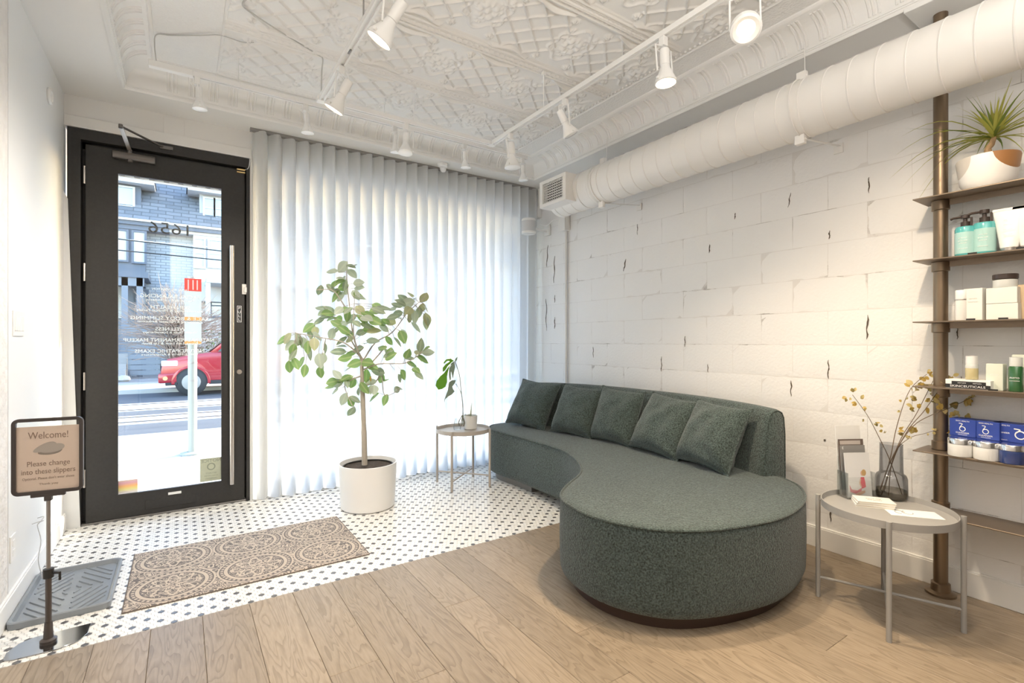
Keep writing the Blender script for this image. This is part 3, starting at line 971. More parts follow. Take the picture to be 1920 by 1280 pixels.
# ================================================================== SOFA
def boucle(name, c):
    m = mat(name, c, .95, 0, .2, sheen=.26)
    nt = m.node_tree
    b = principled(m)
    tc = nt.nodes.new('ShaderNodeTexCoord')
    n = nt.nodes.new('ShaderNodeTexNoise'); n.inputs['Scale'].default_value = 130; n.inputs['Detail'].default_value = 3
    nt.links.new(tc.outputs['Object'], n.inputs['Vector'])
    cr = nt.nodes.new('ShaderNodeValToRGB')
    cr.color_ramp.elements[0].position = .32; cr.color_ramp.elements[0].color = (*[q*.42 for q in c], 1)
    cr.color_ramp.elements[1].position = .68; cr.color_ramp.elements[1].color = (*[q*1.75 for q in c], 1)
    nt.links.new(n.outputs['Fac'], cr.inputs[0]); nt.links.new(cr.outputs[0], b.inputs['Base Color'])
    bp = nt.nodes.new('ShaderNodeBump'); bp.inputs['Strength'].default_value = 1; bp.inputs['Distance'].default_value = .007
    nt.links.new(n.outputs['Fac'], bp.inputs['Height']); nt.links.new(bp.outputs[0], b.inputs['Normal'])
    return m
BOU = boucle('green_boucle', (.066, .089, .085))
BOU2 = boucle('green_boucle_cushion', (.060, .082, .077))
def zpt(x, y): 
    p = at(880+x/2.462, 680+y/2.462, z=.45); return (p.x, p.y)
front = [zpt(*q) for q in ((100,310),(200,335),(300,364),(400,393),(452,415),(493,448),(516,490),(505,517),(470,545),(432,580),(414,608),(430,636),(500,682),(600,722),(750,756),(900,775),(1050,777),(1200,765),(1400,730),(1500,690),(1548,645),(1556,612),(1532,572),(1492,549))]
back = [(2.965,1.60),(3.03,1.76),(3.10,2.0),(3.165,2.4),(3.175,2.95),(3.12,3.45),(2.98,3.83),(2.78,4.04),(2.58,4.09),(2.44,4.04)]
outl = [Vector((p[0], p[1], 0)) for p in catmull([(*p, 0) for p in front+back], 9, True)]
# even spacing
tot = sum((outl[i]-outl[i-1]).length for i in range(len(outl)))
NS = 220
res = []; acc = 0; i = 0; step = tot/NS; need = 0
seq = outl + [outl[0]]
for a, b in zip(seq[:-1], seq[1:]):
    L = (b-a).length
    while need <= acc+L and len(res) < NS:
        res.append(a.lerp(b, (need-acc)/L if L else 0)); need += step
    acc += L
outl = res
for it in range(4):
    outl = [(outl[i-1]+outl[i]*2+outl[(i+1) % NS])/4 for i in range(NS)]
area = sum(outl[i-1].x*outl[i].y-outl[i].x*outl[i-1].y for i in range(NS))
if area < 0: outl.reverse()
nrm = []
for i in range(NS):
    d = (outl[(i+1) % NS]-outl[i-1]).normalized()
    nrm.append(Vector((d.y, -d.x, 0)))           # outward for counter-clockwise
def ring(off, z): return [outl[i]-nrm[i]*off + Vector((0,0,z)) for i in range(NS)]
SO = Vector((2.4, 2.5, 0))
sofa = thing('curved_sofa', 'dark green boucle kidney-shaped curved sofa against the white block wall', 'sofa', SO)
def loops(g, rings, close_top=True, close_bot=True):
    o = len(g.v)
    n = len(rings[0])
    vs_ = [p-SO for r in rings for p in r]
    fs_ = []
    for k in range(len(rings)-1):
        for i in range(n):
            i2 = (i+1) % n
            fs_.append((k*n+i, k*n+i2, (k+1)*n+i2, (k+1)*n+i))
    if close_bot: fs_.append(tuple(range(n-1, -1, -1)))
    if close_top: fs_.append(tuple((len(rings)-1)*n+i for i in range(n)))
    g.add(vs_, fs_)
prof = [(.055, .055), (.035, .058), (.012, .072), (.002, .10), (0, .15), (-.002, .25), (0, .38), (.002, .425), (.006, .444), (.014, .452), (.04, .456), (.08, .458)]
g = G(); loops(g, [ring(a, z) for a, z in prof])
part('seat_base', g, BOU, sofa, angle=70)
part('seat_piping', G().tube([p-SO for p in ring(.004, .449)], .0065, 7, closed=True), BOU2, sofa)
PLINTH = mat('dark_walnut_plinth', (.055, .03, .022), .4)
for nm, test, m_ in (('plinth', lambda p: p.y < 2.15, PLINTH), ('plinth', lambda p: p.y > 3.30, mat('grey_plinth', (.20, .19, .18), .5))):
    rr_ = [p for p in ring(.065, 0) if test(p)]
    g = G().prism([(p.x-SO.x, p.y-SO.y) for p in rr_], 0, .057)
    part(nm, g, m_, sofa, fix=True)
# backrest swept along the rear edge
bf = [(2.84,1.625),(2.91,1.88),(2.975,2.25),(2.995,2.65),(2.985,3.05),(2.935,3.4),(2.835,3.70),(2.70,3.88)]
bfp = catmull([(*p, 0) for p in bf], 6)
g = G()
sec = [(0,.40),(.012,.55),(.03,.70),(.048,.81),(.066,.845),(.092,.860),(.125,.862),(.152,.850),(.168,.82),(.178,.70),(.180,.40)]
def secp(i, sc=1.0, push=0):
    p = bfp[i]
    d = (bfp[min(i+1, len(bfp)-1)]-bfp[max(i-1, 0)]).normalized()
    nn = Vector((d.y, -d.x, 0))
    c = .09
    ht = 1 - .0
    return [p + nn*(c+(a-c)*sc) + d*push + Vector((0, 0, .40+(z-.40)*(1-(1-sc)*.18))) - SO for a, z in sec]
rows = [secp(0, .78, -.022), secp(0, .93, -.012), secp(0, 1)] + [secp(i) for i in range(1, len(bfp)-1)] + [secp(len(bfp)-1, 1), secp(len(bfp)-1, .93, .012), secp(len(bfp)-1, .78, .02)]
# crest gently lower towards both ends
for k, r_ in enumerate(rows):
    t = k/(len(rows)-1)
    dz = -.022*abs(2*t-1)**3
    for p in r_:
        if p.z > .7: p.z += dz
w = len(sec)
vs_ = [p for r_ in rows for p in r_]
fs_ = []
for k in range(len(rows)-1):
    for j in range(w):
        j2 = (j+1) % w
        fs_.append((k*w+j, k*w+j2, (k+1)*w+j2, (k+1)*w+j))
fs_ += [tuple(range(w-1, -1, -1)), tuple((len(rows)-1)*w+j for j in range(w))]
g.add(vs_, fs_)
part('backrest', g, BOU, sofa, angle=60, fix=True)
part('backrest_piping', G().tube([rows[1][j]+Vector((0, -.002, 0)) for j in range(w)], .005, 6), BOU2, sofa)

# cushions
def cushion(bx, by, dx, dy, lean, roll, label, sd, size=.435):
    r_ = random.Random(sd)
    yaw = math.atan2(dy, dx)
    t = thing('throw_cushion', label, 'cushion', (bx, by, .452), 0, 'green cushions on the curved sofa')
    X_ = Vector((math.cos(yaw), math.sin(yaw), 0))
    N_ = Vector((X_.y, -X_.x, 0))
    if N_.x > 0: N_ = -N_          # faces into the room
    U_ = Vector((0, 0, 1))
    U2 = (U_*math.cos(lean) - N_*math.sin(lean)).normalized()
    N2 = (N_*math.cos(lean) + U_*math.sin(lean)).normalized()
    X2 = X_*math.cos(roll) + U2*math.sin(roll)
    U3 = U2*math.cos(roll) - X_*math.sin(roll)
    h = size/2
    T = .098
    def P3(a, b, side):
        u, v = 2*a-1, 2*b-1
        k = 1 - .085*(1-v*v)*abs(u)**2
        k2 = 1 - .085*(1-u*u)*abs(v)**2
        x, y = u*h*k, v*h*k2
        prof_ = max(0, (1-abs(u)**2.6))**.5 * max(0, (1-abs(v)**2.6))**.5
        sag = 1 + .22*(-v) 
        wr_ = .020*noise.noise(Vector((u*2.2+sd, v*2.2, side*3.0)))*prof_ + .013*math.sin(v*11+u*6+sd*2)*max(0, -v+.2)*max(0, u+.3)*prof_
        d = side*(T*prof_*sag + wr_)
        return X2*x + U3*(y+h*.96) + N2*(d+.055)
    n = 28
    g = G()
    g.grid(lambda a, b: P3(a, b, 1), n, n)
    nb = len(g.v)
    g.grid(lambda a, b: P3(a, b, -1), n, n)
    part('cushion_body', g, BOU2, t, angle=180, fix=True)
    edge = [P3(a/n, 0, 0) for a in range(n)] + [P3(1, a/n, 0) for a in range(n)] + [P3(1-a/n, 1, 0) for a in range(n)] + [P3(0, 1-a/n, 0) for a in range(n)]
    part('piping', G().tube(edge, .006, 6, closed=True), BOU, t)
cushion(2.672, 3.745, .15, -.49, R(30), R(-4), 'leftmost green cushion, wide, at the far end of the curved sofa', 1, .46)
cushion(2.775, 3.215, .09, -.40, R(24), R(-3), 'second green cushion from the left on the curved sofa', 2)
cushion(2.845, 2.80, .03, -.40, R(17), R(-3), 'middle green cushion of the five, upright on the curved sofa', 3)
cushion(2.785, 2.34, .0, -.44, R(30), R(-5), 'second green cushion from the right, tilted on the curved sofa', 4, .445)
cushion(2.755, 1.925, -.05, -.40, R(26), R(-3), 'rightmost green cushion, nearest the open end of the sofa backrest', 5, .43)

# ================================================================== SIDE TABLES
def side_table(label, cx, cy, legs, col, h=.50, R0=.235):
    t = thing('side_table', label, 'side table', (cx, cy, 0), 0, 'round metal tray side tables')
    m = mat('powder_coat', col, .45)
    g = G().lathe([(0, .462), (R0-.006, .462), (R0, .464), (R0, .496), (R0-.003, .496), (R0-.005, .472), (0, .470)], 48)
    part('tray', g, m, t, angle=30)
    for a in legs:
        d = Vector((math.cos(a), math.sin(a), 0))
        g = G().tube([d*(R0+.012) + Vector((0,0,0)), d*(R0+.012) + Vector((0,0,h))], .0105, 12)
        g.tube([d*(R0-.002) + Vector((0,0,.478)), d*(R0+.012) + Vector((0,0,.478))], .006, 8)
        part('leg', g, m, t)
    for k in (0, 1):
        a, b = legs[k], legs[k+2]
        g = G().tube([Vector((math.cos(a), math.sin(a), 0))*(R0+.01) + Vector((0,0,.085+.012*k)), Vector((math.cos(b), math.sin(b), 0))*(R0+.01) + Vector((0,0,.085+.012*k))], .0065, 8)
        part('crossbar', g, m, t)
    return t
ft = side_table('round beige metal tray table with thin legs in front of the curtain', 2.055, 3.857, [math.atan2(-.152,-.181)+k*PI/2 for k in range(4)], (.50, .45, .40))
nt_ = side_table('round pale grey metal tray table holding vase and brochures beside the pipe shelf', 2.700, .945, [math.atan2(-.094,-.24)+.0+k*PI/2 for k in range(4)], (.37, .36, .345), R0=.255)

# ================================================================== DOORMAT, BOOT TRAY, SIGN
MAT_ = mat('doormat_weave', (.4, .36, .32), .95, bump=(420, .6, .003))
def doormat_nodes(m, nx, ny, sx, sy):
    nt = m.node_tree
    N, L = nt.nodes, nt.links
    def math_(op, a, b=None, c=None):
        n = N.new('ShaderNodeMath'); n.operation = op
        for k, q in enumerate((a, b, c)):
            if q is None: continue
            if isinstance(q, (int, float)): n.inputs[k].default_value = q
            else: L.new(q, n.inputs[k])
        return n.outputs[0]
    tc = N.new('ShaderNodeTexCoord'); sp = N.new('ShaderNodeSeparateXYZ')
    L.new(tc.outputs['Object'], sp.inputs[0])
    cw, ch_ = sx/nx, sy/ny
    def cell(o, w):
        return math_('SUBTRACT', math_('FRACT', math_('DIVIDE', o, w)), .5)
    u = math_('MULTIPLY', cell(sp.outputs[0], cw), 2.0)
    v = math_('MULTIPLY', cell(sp.outputs[1], ch_), 2.0)
    r = math_('SQRT', math_('ADD', math_('MULTIPLY', u, u), math_('MULTIPLY', v, v)))
    th = math_('ARCTAN2', v, u)
    def band(x, c, w): return math_('LESS_THAN', math_('ABSOLUTE', math_('SUBTRACT', x, c)), w)
    def petal(k, c, a, w, ph=0):
        rr_ = math_('ADD', c, math_('MULTIPLY', math_('COSINE', math_('ADD', math_('MULTIPLY', th, k), ph)), a))
        return band(r, rr_, w)
    parts = [band(r, .965, .022), band(r, .775, .045), petal(8, .50, .13, .045), petal(8, .28, .09, .04, PI), petal(6, .12, .05, .035)]
    # beads between the two rings
    bead = math_('MULTIPLY', band(r, .872, .034), math_('GREATER_THAN', math_('COSINE', math_('MULTIPLY', th, 40)), -.1))
    parts.append(bead)
    acc = parts[0]
    for q in parts[1:]: acc = math_('MAXIMUM', acc, q)
    # scrolls outside the circles
    outm = math_('GREATER_THAN', r, .985)
    wv = N.new('ShaderNodeTexNoise'); wv.inputs['Scale'].default_value = 20; wv.inputs['Detail'].default_value = 1
    L.new(tc.outputs['Object'], wv.inputs['Vector'])
    fr_ = math_('FRACT', math_('MULTIPLY', wv.outputs['Fac'], 9))
    sc = math_('MULTIPLY', outm, math_('LESS_THAN', fr_, .5))
    acc = math_('MAXIMUM', acc, sc)
    # broken scroll lines inside
    wv2 = N.new('ShaderNodeTexNoise'); wv2.inputs['Scale'].default_value = 22; wv2.inputs['Detail'].default_value = 1
    L.new(tc.outputs['Object'], wv2.inputs['Vector'])
    fr2 = math_('FRACT', math_('MULTIPLY', wv2.outputs['Fac'], 8))
    inn = math_('MULTIPLY', math_('LESS_THAN', r, .70), math_('LESS_THAN', fr2, .34))
    acc = math_('MAXIMUM', acc, inn)
    mx = N.new('ShaderNodeMix'); mx.data_type = 'RGBA'
    mx.inputs[6].default_value = (.17, .15, .145, 1)
    mx.inputs[7].default_value = (.56, .48, .40, 1)
    L.new(acc, mx.inputs[0]); L.new(mx.outputs[2], principled(m).inputs['Base Color'])
MX0, MX1, MY0, MY1 = -.225, .917, 2.885, 3.635
doormat_nodes(MAT_, 3, 2, MX1-MX0, MY1-MY0)
g = G().box(0, MX1-MX0, 0, MY1-MY0, 0, .007)
dm = thing('doormat', 'brown doormat with six cream medallions on the mosaic floor', 'doormat', (MX0, MY0, .0005))
part('pile', g, MAT_, dm, bevel=.002)
e_ = G()
W_, H_ = MX1-MX0, MY1-MY0
e_.box(-.004, 0, 0, H_, 0, .005).box(W_, W_+.004, 0, H_, 0, .005).box(0, W_, -.004, 0, 0, .005).box(0, W_, H_, H_+.004, 0, .005)
part('edge_binding', e_, mat('mat_edge', (.16, .13, .11), .9), dm, smooth=False)

TRAYM = mat('grey_rubber', (.25, .275, .30), .33, bump=(90, .15, .002), vary=(7, .25))
bt = thing('boot_tray', 'grey rubber boot tray with raised chevron ridges by the left wall', 'boot tray', (-.455, 3.28, 0))
a_, b_ = .178, .298
def rrect(a, b, r, n=5):
    out = []
    for cx, cy, s in ((a-r, b-r, 0), (-a+r, b-r, 1), (-a+r, -b+r, 2), (a-r, -b+r, 3)):
        for k in range(n+1):
            t = PI/2*(s+k/n)
            out.append((cx+r*math.cos(t), cy+r*math.sin(t)))
    return out
g = G()
lv = [(0, .0005, .02), (0, .026, .02), (.006, .030, .02), (.014, .028, .02), (.022, .008, .02)]
rg = [[(x, y, z) for x, y in rrect(a_-o, b_-o, .035)] for o, z, _ in lv]
n = len(rg[0])
g.add([p for r_ in rg for p in r_], [(k*n+i, k*n+(i+1) % n, (k+1)*n+(i+1) % n, (k+1)*n+i) for k in range(len(rg)-1) for i in range(n)] + [tuple(range(n-1, -1, -1)), tuple((len(rg)-1)*n+i for i in range(n))])
part('tray_body', g, TRAYM, bt)
def ridge(x0, y0, x1, y1):
    p, q = Vector((x0, y0, .0095)), Vector((x1, y1, .0095))
    part('ridge', G().tube([p, q], .0042, 6), TRAYM, bt)
for k in range(5):
    d = .045 + .062*k
    for sx in (1, -1):
        for sy in (1, -1):
            # diamonds around the centre, clipped to the tray, gaps at the corners
            P0, P1 = (sx*(d*.72), sy*.012), (sx*.012, sy*d)
            t0, t1 = 0.04, .93
            x0, y0 = P0[0]+(P1[0]-P0[0])*t0, P0[1]+(P1[1]-P0[1])*t0
            x1, y1 = P0[0]+(P1[0]-P0[0])*t1, P0[1]+(P1[1]-P0[1])*t1
            def clip(xa, ya, xb, yb):
                lim = a_-.035
                if abs(xa) > lim:
                    t = (abs(xa)-lim)/(abs(xa)-abs(xb)); xa, ya = xa+(xb-xa)*t, ya+(yb-ya)*t
                return xa, ya, xb, yb
            ridge(*clip(x0, y0, x1, y1))
for k in range(3):
    for sx in (1, -1):
        for sy in (1, -1):
            d = .355+.075*k
            lim = a_-.035; ly = b_-.04
            # x/.72d + y/d = 1
            x0 = lim; y0 = d - x0/.72
            y1 = ly; x1 = .72*(d-y1)
            if x1 < lim-.02 and y0 < ly-.02: ridge(sx*x0, sy*max(y0, .02), sx*max(x1, .01), sy*y1)

ss = thing('sign_stand', 'black framed pink welcome sign on a slim pedestal stand by the left wall', 'sign stand', (-.458, 2.775, 0))
CHR = mat('polished_base', (.42, .43, .44), .12, 1)
base = [(-.10, -.085), (.06, -.085), (.085, -.07), (.118, .035), (.122, .085), (-.05, .085), (-.085, .07), (-.118, -.03), (-.122, -.06)]
base = [(-.095,-.075),(.04,-.08),(.10,-.055),(.125,-.005),(.125,.085),(-.055,.08),(-.10,.055),(-.125,-.005),(-.122,-.06)]
part('base_plate', G().prism(base, .0005, .005), CHR, ss, bevel=.001)
POLE = mat('pole_dark', (.10, .085, .08), .35, .6)
part('pole_foot', G().lathe([(.028, .005), (.028, .018), (.017, .024), (.013, .09)], 16), POLE, ss)
part('lower_pole', G().tube([(0,0,.02), (0,0,.30)], .0105, 12), POLE, ss)
part('upper_pole', G().tube([(0,0,.28), (0,0,.62)], .0072, 12), mat('pole_light', (.30, .28, .27), .3, .7), ss)
part('height_clamp', G().lathe([(.0, .27), (.018, .273), (.018, .31), (.0, .312)], 14).tube([(0,0,.295), (.035, -.015, .29)], .005, 6).cbox((.038, -.016, .277), (.008, .006, .035)), BLACKP, ss)
sf = obj('sign_frame', None, ss, (0, 0, .622), (0, 0, R(-8)))
def frame_ring(w, h, t, d, z0, r):
    o = rrect(w/2, h/2, r); i_ = rrect(w/2-t, h/2-t, max(.002, r-t))
    n = len(o)
    vs_ = []
    for pts, y in ((o, -d), (i_, -d), (i_, d), (o, d)):
        vs_ += [(x, y, z+z0) for x, z in pts]
    fs_ = []
    for k in range(4):
        k2 = (k+1) % 4
        fs_ += [(k*n+i, k*n+(i+1) % n, k2*n+(i+1) % n, k2*n+i) for i in range(n)]
    return vs_, fs_
SW, SH = .228, .312
FRM = mat('sign_frame_black', (.04, .032, .03), .4)
part('frame', G().add(*frame_ring(SW, SH, .013, .007, SH/2, .022)), FRM, sf, fix=True)
part('frame_bracket', G().box(-.055, .055, -.008, .008, -.012, .002).box(-.012, .012, -.01, .01, -.03, -.01), FRM, sf, bevel=.002)
part('cover_sheet', G().box(-SW/2+.012, SW/2-.012, .001, .002, .012, SH-.012), PANE, sf, smooth=False)
PINK = mat('pink_paper', (.80, .62, .53), .8)
pp = part('sign_paper', G().box(-SW/2+.013, SW/2-.013, .0022, .003, .013, SH-.034), PINK, sf, smooth=False)
INK = mat('brown_ink', (.30, .20, .15), .7)
for body, z, s_, w_ in (('Welcome!', .240, .040, .128), ('Please change', .124, .030, .136), ('into these slippers', .092, .030, .172), ('Gehwol slippers. Please don\'t wear', .064, .014, .165), ('Shelter Skin + Body', .040, .012, .06)):
    if 'Gehwol' in body: body = 'Optional. Please don\'t wear shoes'
    if 'Shelter' in body: body = 'Thank you'
    me = text_mesh(body, s_, INK)
    ww = max(v.co.x for v in me.vertices)-min(v.co.x for v in me.vertices)
    for v in me.vertices: v.co.x *= w_/ww
    obj('lettering', me, pp, (0, .0018, z), (PI/2, 0, 0))
SLP = mat('printed_slipper', (.30, .25, .22), .8); SLP2 = mat('printed_slipper_light', (.46, .40, .36), .8)
def slipper_print(cx, cz, a, m, d):
    pts = [(math.cos(2*PI*k/20)*.040, math.sin(2*PI*k/20)*.016*(1+.25*math.cos(2*PI*k/20))) for k in range(20)]
    ca, sa = math.cos(a), math.sin(a)
    part('printed_slipper', G().prism([(cx+x*ca-z*sa, cz+x*sa+z*ca) for x, z in pts], 0, .0003, Matrix.Translation((0, d, 0)) @ Matrix.Rotation(PI/2, 4, 'X')), m, pp, smooth=False)
slipper_print(.005, .175, R(10), SLP, .0022); slipper_print(-.012, .190, R(22), SLP2, .0020); slipper_print(.012, .184, R(14), SLP2, .0019)

# ================================================================== PLANTS
def leafmat(name, c, trans=.35, vein=None):
    m = bpy.data.materials.new(name)
    m.use_nodes = True
    nt = m.node_tree
    b = principled(m)
    out = nt.nodes['Material Output']
    b.inputs['Base Color'].default_value = (*c, 1)
    b.inputs['Roughness'].default_value = .45
    tr = nt.nodes.new('ShaderNodeBsdfTranslucent')
    tr.inputs[0].default_value = (min(1, c[0]*1.15), min(1, c[1]*1.3), c[2]*.9, 1)
    mx = nt.nodes.new('ShaderNodeMixShader'); mx.inputs[0].default_value = trans
    nt.links.new(b.outputs[0], mx.inputs[1]); nt.links.new(tr.outputs[0], mx.inputs[2]); nt.links.new(mx.outputs[0], out.inputs[0])
    if vein:
        tc = nt.nodes.new('ShaderNodeTexCoord'); sp = nt.nodes.new('ShaderNodeSeparateXYZ')
        nt.links.new(tc.outputs['Object'], sp.inputs[0])
        ab = nt.nodes.new('ShaderNodeMath'); ab.operation = 'ABSOLUTE'; nt.links.new(sp.outputs[0], ab.inputs[0])
        cr = nt.nodes.new('ShaderNodeValToRGB')
        e = cr.color_ramp.elements
        e[0].position = .02; e[0].color = (*vein, 1); e[1].position = .07; e[1].color = (*c, 1)
        sc = nt.nodes.new('ShaderNodeMath'); sc.operation = 'MULTIPLY'; sc.inputs[1].default_value = 1
        nt.links.new(ab.outputs[0], sc.inputs[0]); nt.links.new(sc.outputs[0], cr.inputs[0]); nt.links.new(cr.outputs[0], b.inputs['Base Color'])
    return m
FL = [leafmat('ficus_leaf_sage', (.33, .38, .30), .35, (.50, .54, .40)), leafmat('ficus_leaf_green', (.25, .37, .15), .4, (.45, .52, .25)), leafmat('ficus_leaf_pale', (.46, .49, .43), .35, (.55, .58, .48)), leafmat('ficus_leaf_yellowish', (.45, .43, .28), .35, (.55, .52, .32))]
ORL = leafmat('ficus_leaf_orange', (.65, .38, .08), .4)
BARK = mat('pale_bark', (.46, .41, .34), .8, bump=(60, .4, .004), vary=(20, .2))
def leaf_mesh(name, m, w=.5, fold=.12, curl=.12, nseg=7, tip=1.0):
    """unit leaf: stem at origin, tip at +Y, normal +Z"""
    g = G()
    vs_ = []
    for k in range(nseg+1):
        t = k/nseg
        ww = w/2*math.sin(PI*min(1, t**.85))**.8 if 0 < t < 1 else .004
        z = -curl*(t-.3)**2
        for s in (-1, -.5, 0, .5, 1):
            vs_.append((ww*s, t, z + fold*abs(s)*ww*2*.5))
    fs_ = [(k*5+j, k*5+j+1, (k+1)*5+j+1, (k+1)*5+j) for k in range(nseg) for j in range(4)]
    g.add(vs_, fs_)
    return g.mesh(name, m, angle=180)
def put_leaf(name, me, parent, pos, dirv, normal, size, widen=1.0):
    y = Vector(dirv).normalized()
    z = Vector(normal) - y*Vector(normal).dot(y)
    if z.length < 1e-4: z = Vector((0.3, .2, 1)) - y*y.dot(Vector((.3,.2,1)))
    z.normalize()
    x = y.cross(z)
    M = Matrix(((x.x*size*widen, y.x*size, z.x*size, pos[0]), (x.y*size*widen, y.y*size, z.y*size, pos[1]), (x.z*size*widen, y.z*size, z.z*size, pos[2]), (0,0,0,1)))
    o = bpy.data.objects.new(name, me)
    COL.objects.link(o)
    o.parent = parent
    o.matrix_local = M
    return o

FCX, FCY = 1.181, 3.744
fic = thing('potted_ficus_tree', 'small ficus tree with grey-green leaves in a white round floor pot', 'potted tree', (FCX, FCY, 0))
FO = Vector((FCX, FCY, 0))
pot = part('pot', G().lathe([(0, .001), (.185, .001), (.197, .012), (.213, .325), (.213, .335), (.205, .335), (.202, .30), (.0, .295)], 48), mat('white_pot', (.86, .85, .83), .4), fic, angle=40)
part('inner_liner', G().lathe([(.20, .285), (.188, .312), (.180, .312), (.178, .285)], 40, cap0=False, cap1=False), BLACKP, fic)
SOIL = mat('potting_soil', (.07, .05, .035), .95, bump=(120, 1, .01), vary=(60, .6))
part('soil', G().grid(lambda a, b: Vector(((a-.5)*.26, (b-.5)*.26, .302+.008*noise.noise(Vector((a*20, b*20, 0))))), 16, 16), SOIL, fic)
part('soil_edge', G().lathe([(0, .298), (.185, .300), (.19, .29)], 32, cap1=False), SOIL, fic)
DEP0 = S_*FCX + C_*FCY
def fpt(zx, zy, dd=0.0):
    """photo pixel in the crop at scale 2.461, origin (500,460), at the tree's own distance plus dd"""
    u, v = 500+zx/2.461, 460+zy/2.461
    t = DEP0 + dd
    return Vector(((S_ + C_*(u-960)/F_PX)*t, (C_ - S_*(u-960)/F_PX)*t, CAM_H + (640-v)/F_PX*t)) - FO
trk = [fpt(452, 1012), fpt(449, 860), fpt(444, 720), fpt(440, 600), fpt(438, 520)]
part('trunk', G().tube(catmull(trk, 6), [.021]*7 + [.018]*8 + [.014]*10, 10), BARK, fic)
twigs = [
 ([(438,530,0),(400,420,.02),(385,300,.03),(372,180,.02),(368,100,0)], [(350,100),(390,95),(300,120),(395,130),(322,175),(362,185),(365,215),(340,238),(425,172),(355,160)]),
 ([(390,330,.03),(340,250,.0),(300,205,-.02),(230,206,-.04)], [(245,207),(297,198),(330,215)]),
 ([(440,520,0),(360,450,-.08),(250,425,-.14),(140,405,-.18)], [(95,430),(108,462),(145,430),(172,452),(120,505),(105,560),(200,500),(175,578),(235,420),(270,475),(255,525),(252,572),(190,470),(160,540),(220,455),(135,545)]),
 ([(440,520,0),(350,380,.08),(280,320,.12),(200,380,.15)], [(252,290),(290,300),(195,380),(240,350),(300,338),(320,360),(356,360),(300,410),(345,440),(270,330),(225,395)]),
 ([(440,540,0),(410,450,-.08),(400,380,-.13),(405,250,-.1)], [(390,340),(330,490),(360,520),(405,545),(465,540),(420,480),(385,430),(440,400),(490,440),(445,342),(470,320),(505,300),(540,290),(432,300),(405,242),(430,240),(375,300),(350,300),(415,360),(460,370),(475,385),(500,350),(370,395),(455,450),(385,500)]),
 ([(440,540,0),(500,450,.05),(580,400,.08),(650,310,.06),(730,240,.04)], [(600,275),(650,265),(677,250),(725,242),(655,300),(630,245),(740,342),(690,378),(635,410),(605,445),(525,355),(570,352),(605,335),(580,330),(715,290),(660,337),(683,330),(545,350),(565,440),(540,380)]),
 ([(442,575,0),(510,548,-.06),(580,545,-.12),(640,542,-.14),(705,505,-.15)], [(650,500),(710,460),(705,492),(745,493),(670,548),(690,575),(703,598),(630,597),(560,500),(572,510),(660,520),(703,520)]),
 ([(442,600,0),(390,620,-.06),(360,650,-.1),(395,740,-.14)], [(325,595),(330,637),(395,635),(375,668),(355,710),(425,672),(390,767),(315,672),(365,610),(300,630),(408,710),(345,620),(385,605)]),
 ([(444,650,0),(500,630,.06),(530,600,.08),(545,690,.06),(610,668,.04)], [(480,665),(550,620),(547,713),(515,575),(480,615),(495,700),(600,666),(460,600),(520,590)]),
 ([(475,550,-.02),(520,500,-.05),(550,460,-.08)], [(555,495),(535,470)]),
]
lms = [leaf_mesh('leaf', FL[k], .52 + .05*k) for k in range(4)] + [leaf_mesh('leaf', ORL, .5)]
cnt = 0
for pts, lv in twigs:
    P3_ = catmull([fpt(*p) for p in pts], 5)
    k = len(P3_)
    part('branch', G().tube(P3_, [.0065*(1-.62*i/k) for i in range(k)], 6), BARK, fic)
    lv = lv + [(q[0]+rnd.uniform(-26, 26), q[1]+rnd.uniform(-26, 26)) for q in lv if rnd.random() < .5]
    for (zx, zy) in lv:
        dd = rnd.uniform(-.10, .10)
        c = fpt(zx, zy, 0)
        near = min(P3_, key=lambda p: (p-c).length)
        # keep the leaf near its branch in depth
        i0 = min(range(k), key=lambda i: (P3_[i]-c).length)
        tp = pts[min(len(pts)-1, i0//5)]
        c = fpt(zx, zy, tp[2] + dd*.6)
        d = (c - near)
        d.z -= .02
        if d.length < .03: d += Vector((rnd.uniform(-.05,.05), rnd.uniform(-.03,.03), rnd.uniform(-.05,.04)))
        d = d.normalized() + Vector((rnd.uniform(-.5,.5), rnd.uniform(-.3,.3), rnd.uniform(-.35,.25)))
        d.normalize()
        nrm_ = Vector((-.31*.6, -.95*.75, .55)) + Vector((rnd.uniform(-.5,.5), rnd.uniform(-.5,.5), rnd.uniform(-.5,.5)))
        sz = rnd.uniform(.09, .125)
        mi = rnd.choices((0,1,2,3), (4, 4, 3, .8))[0]
        if zx > 560 and zy < 360: mi = rnd.choices((0,2,3), (2, 1.5, 3))[0]
        if (zx, zy) == (480, 615): mi = 4; sz = .06
        base_ = c - d*sz*.5
        put_leaf('leaf', lms[mi], fic, base_, d, nrm_, sz, rnd.uniform(.85, 1.15))
        # petiole from twig
        if (base_-near).length > .012:
            part('leaf_stalk', G().tube([near, base_], .0017, 4), BARK, fic)
        cnt += 1

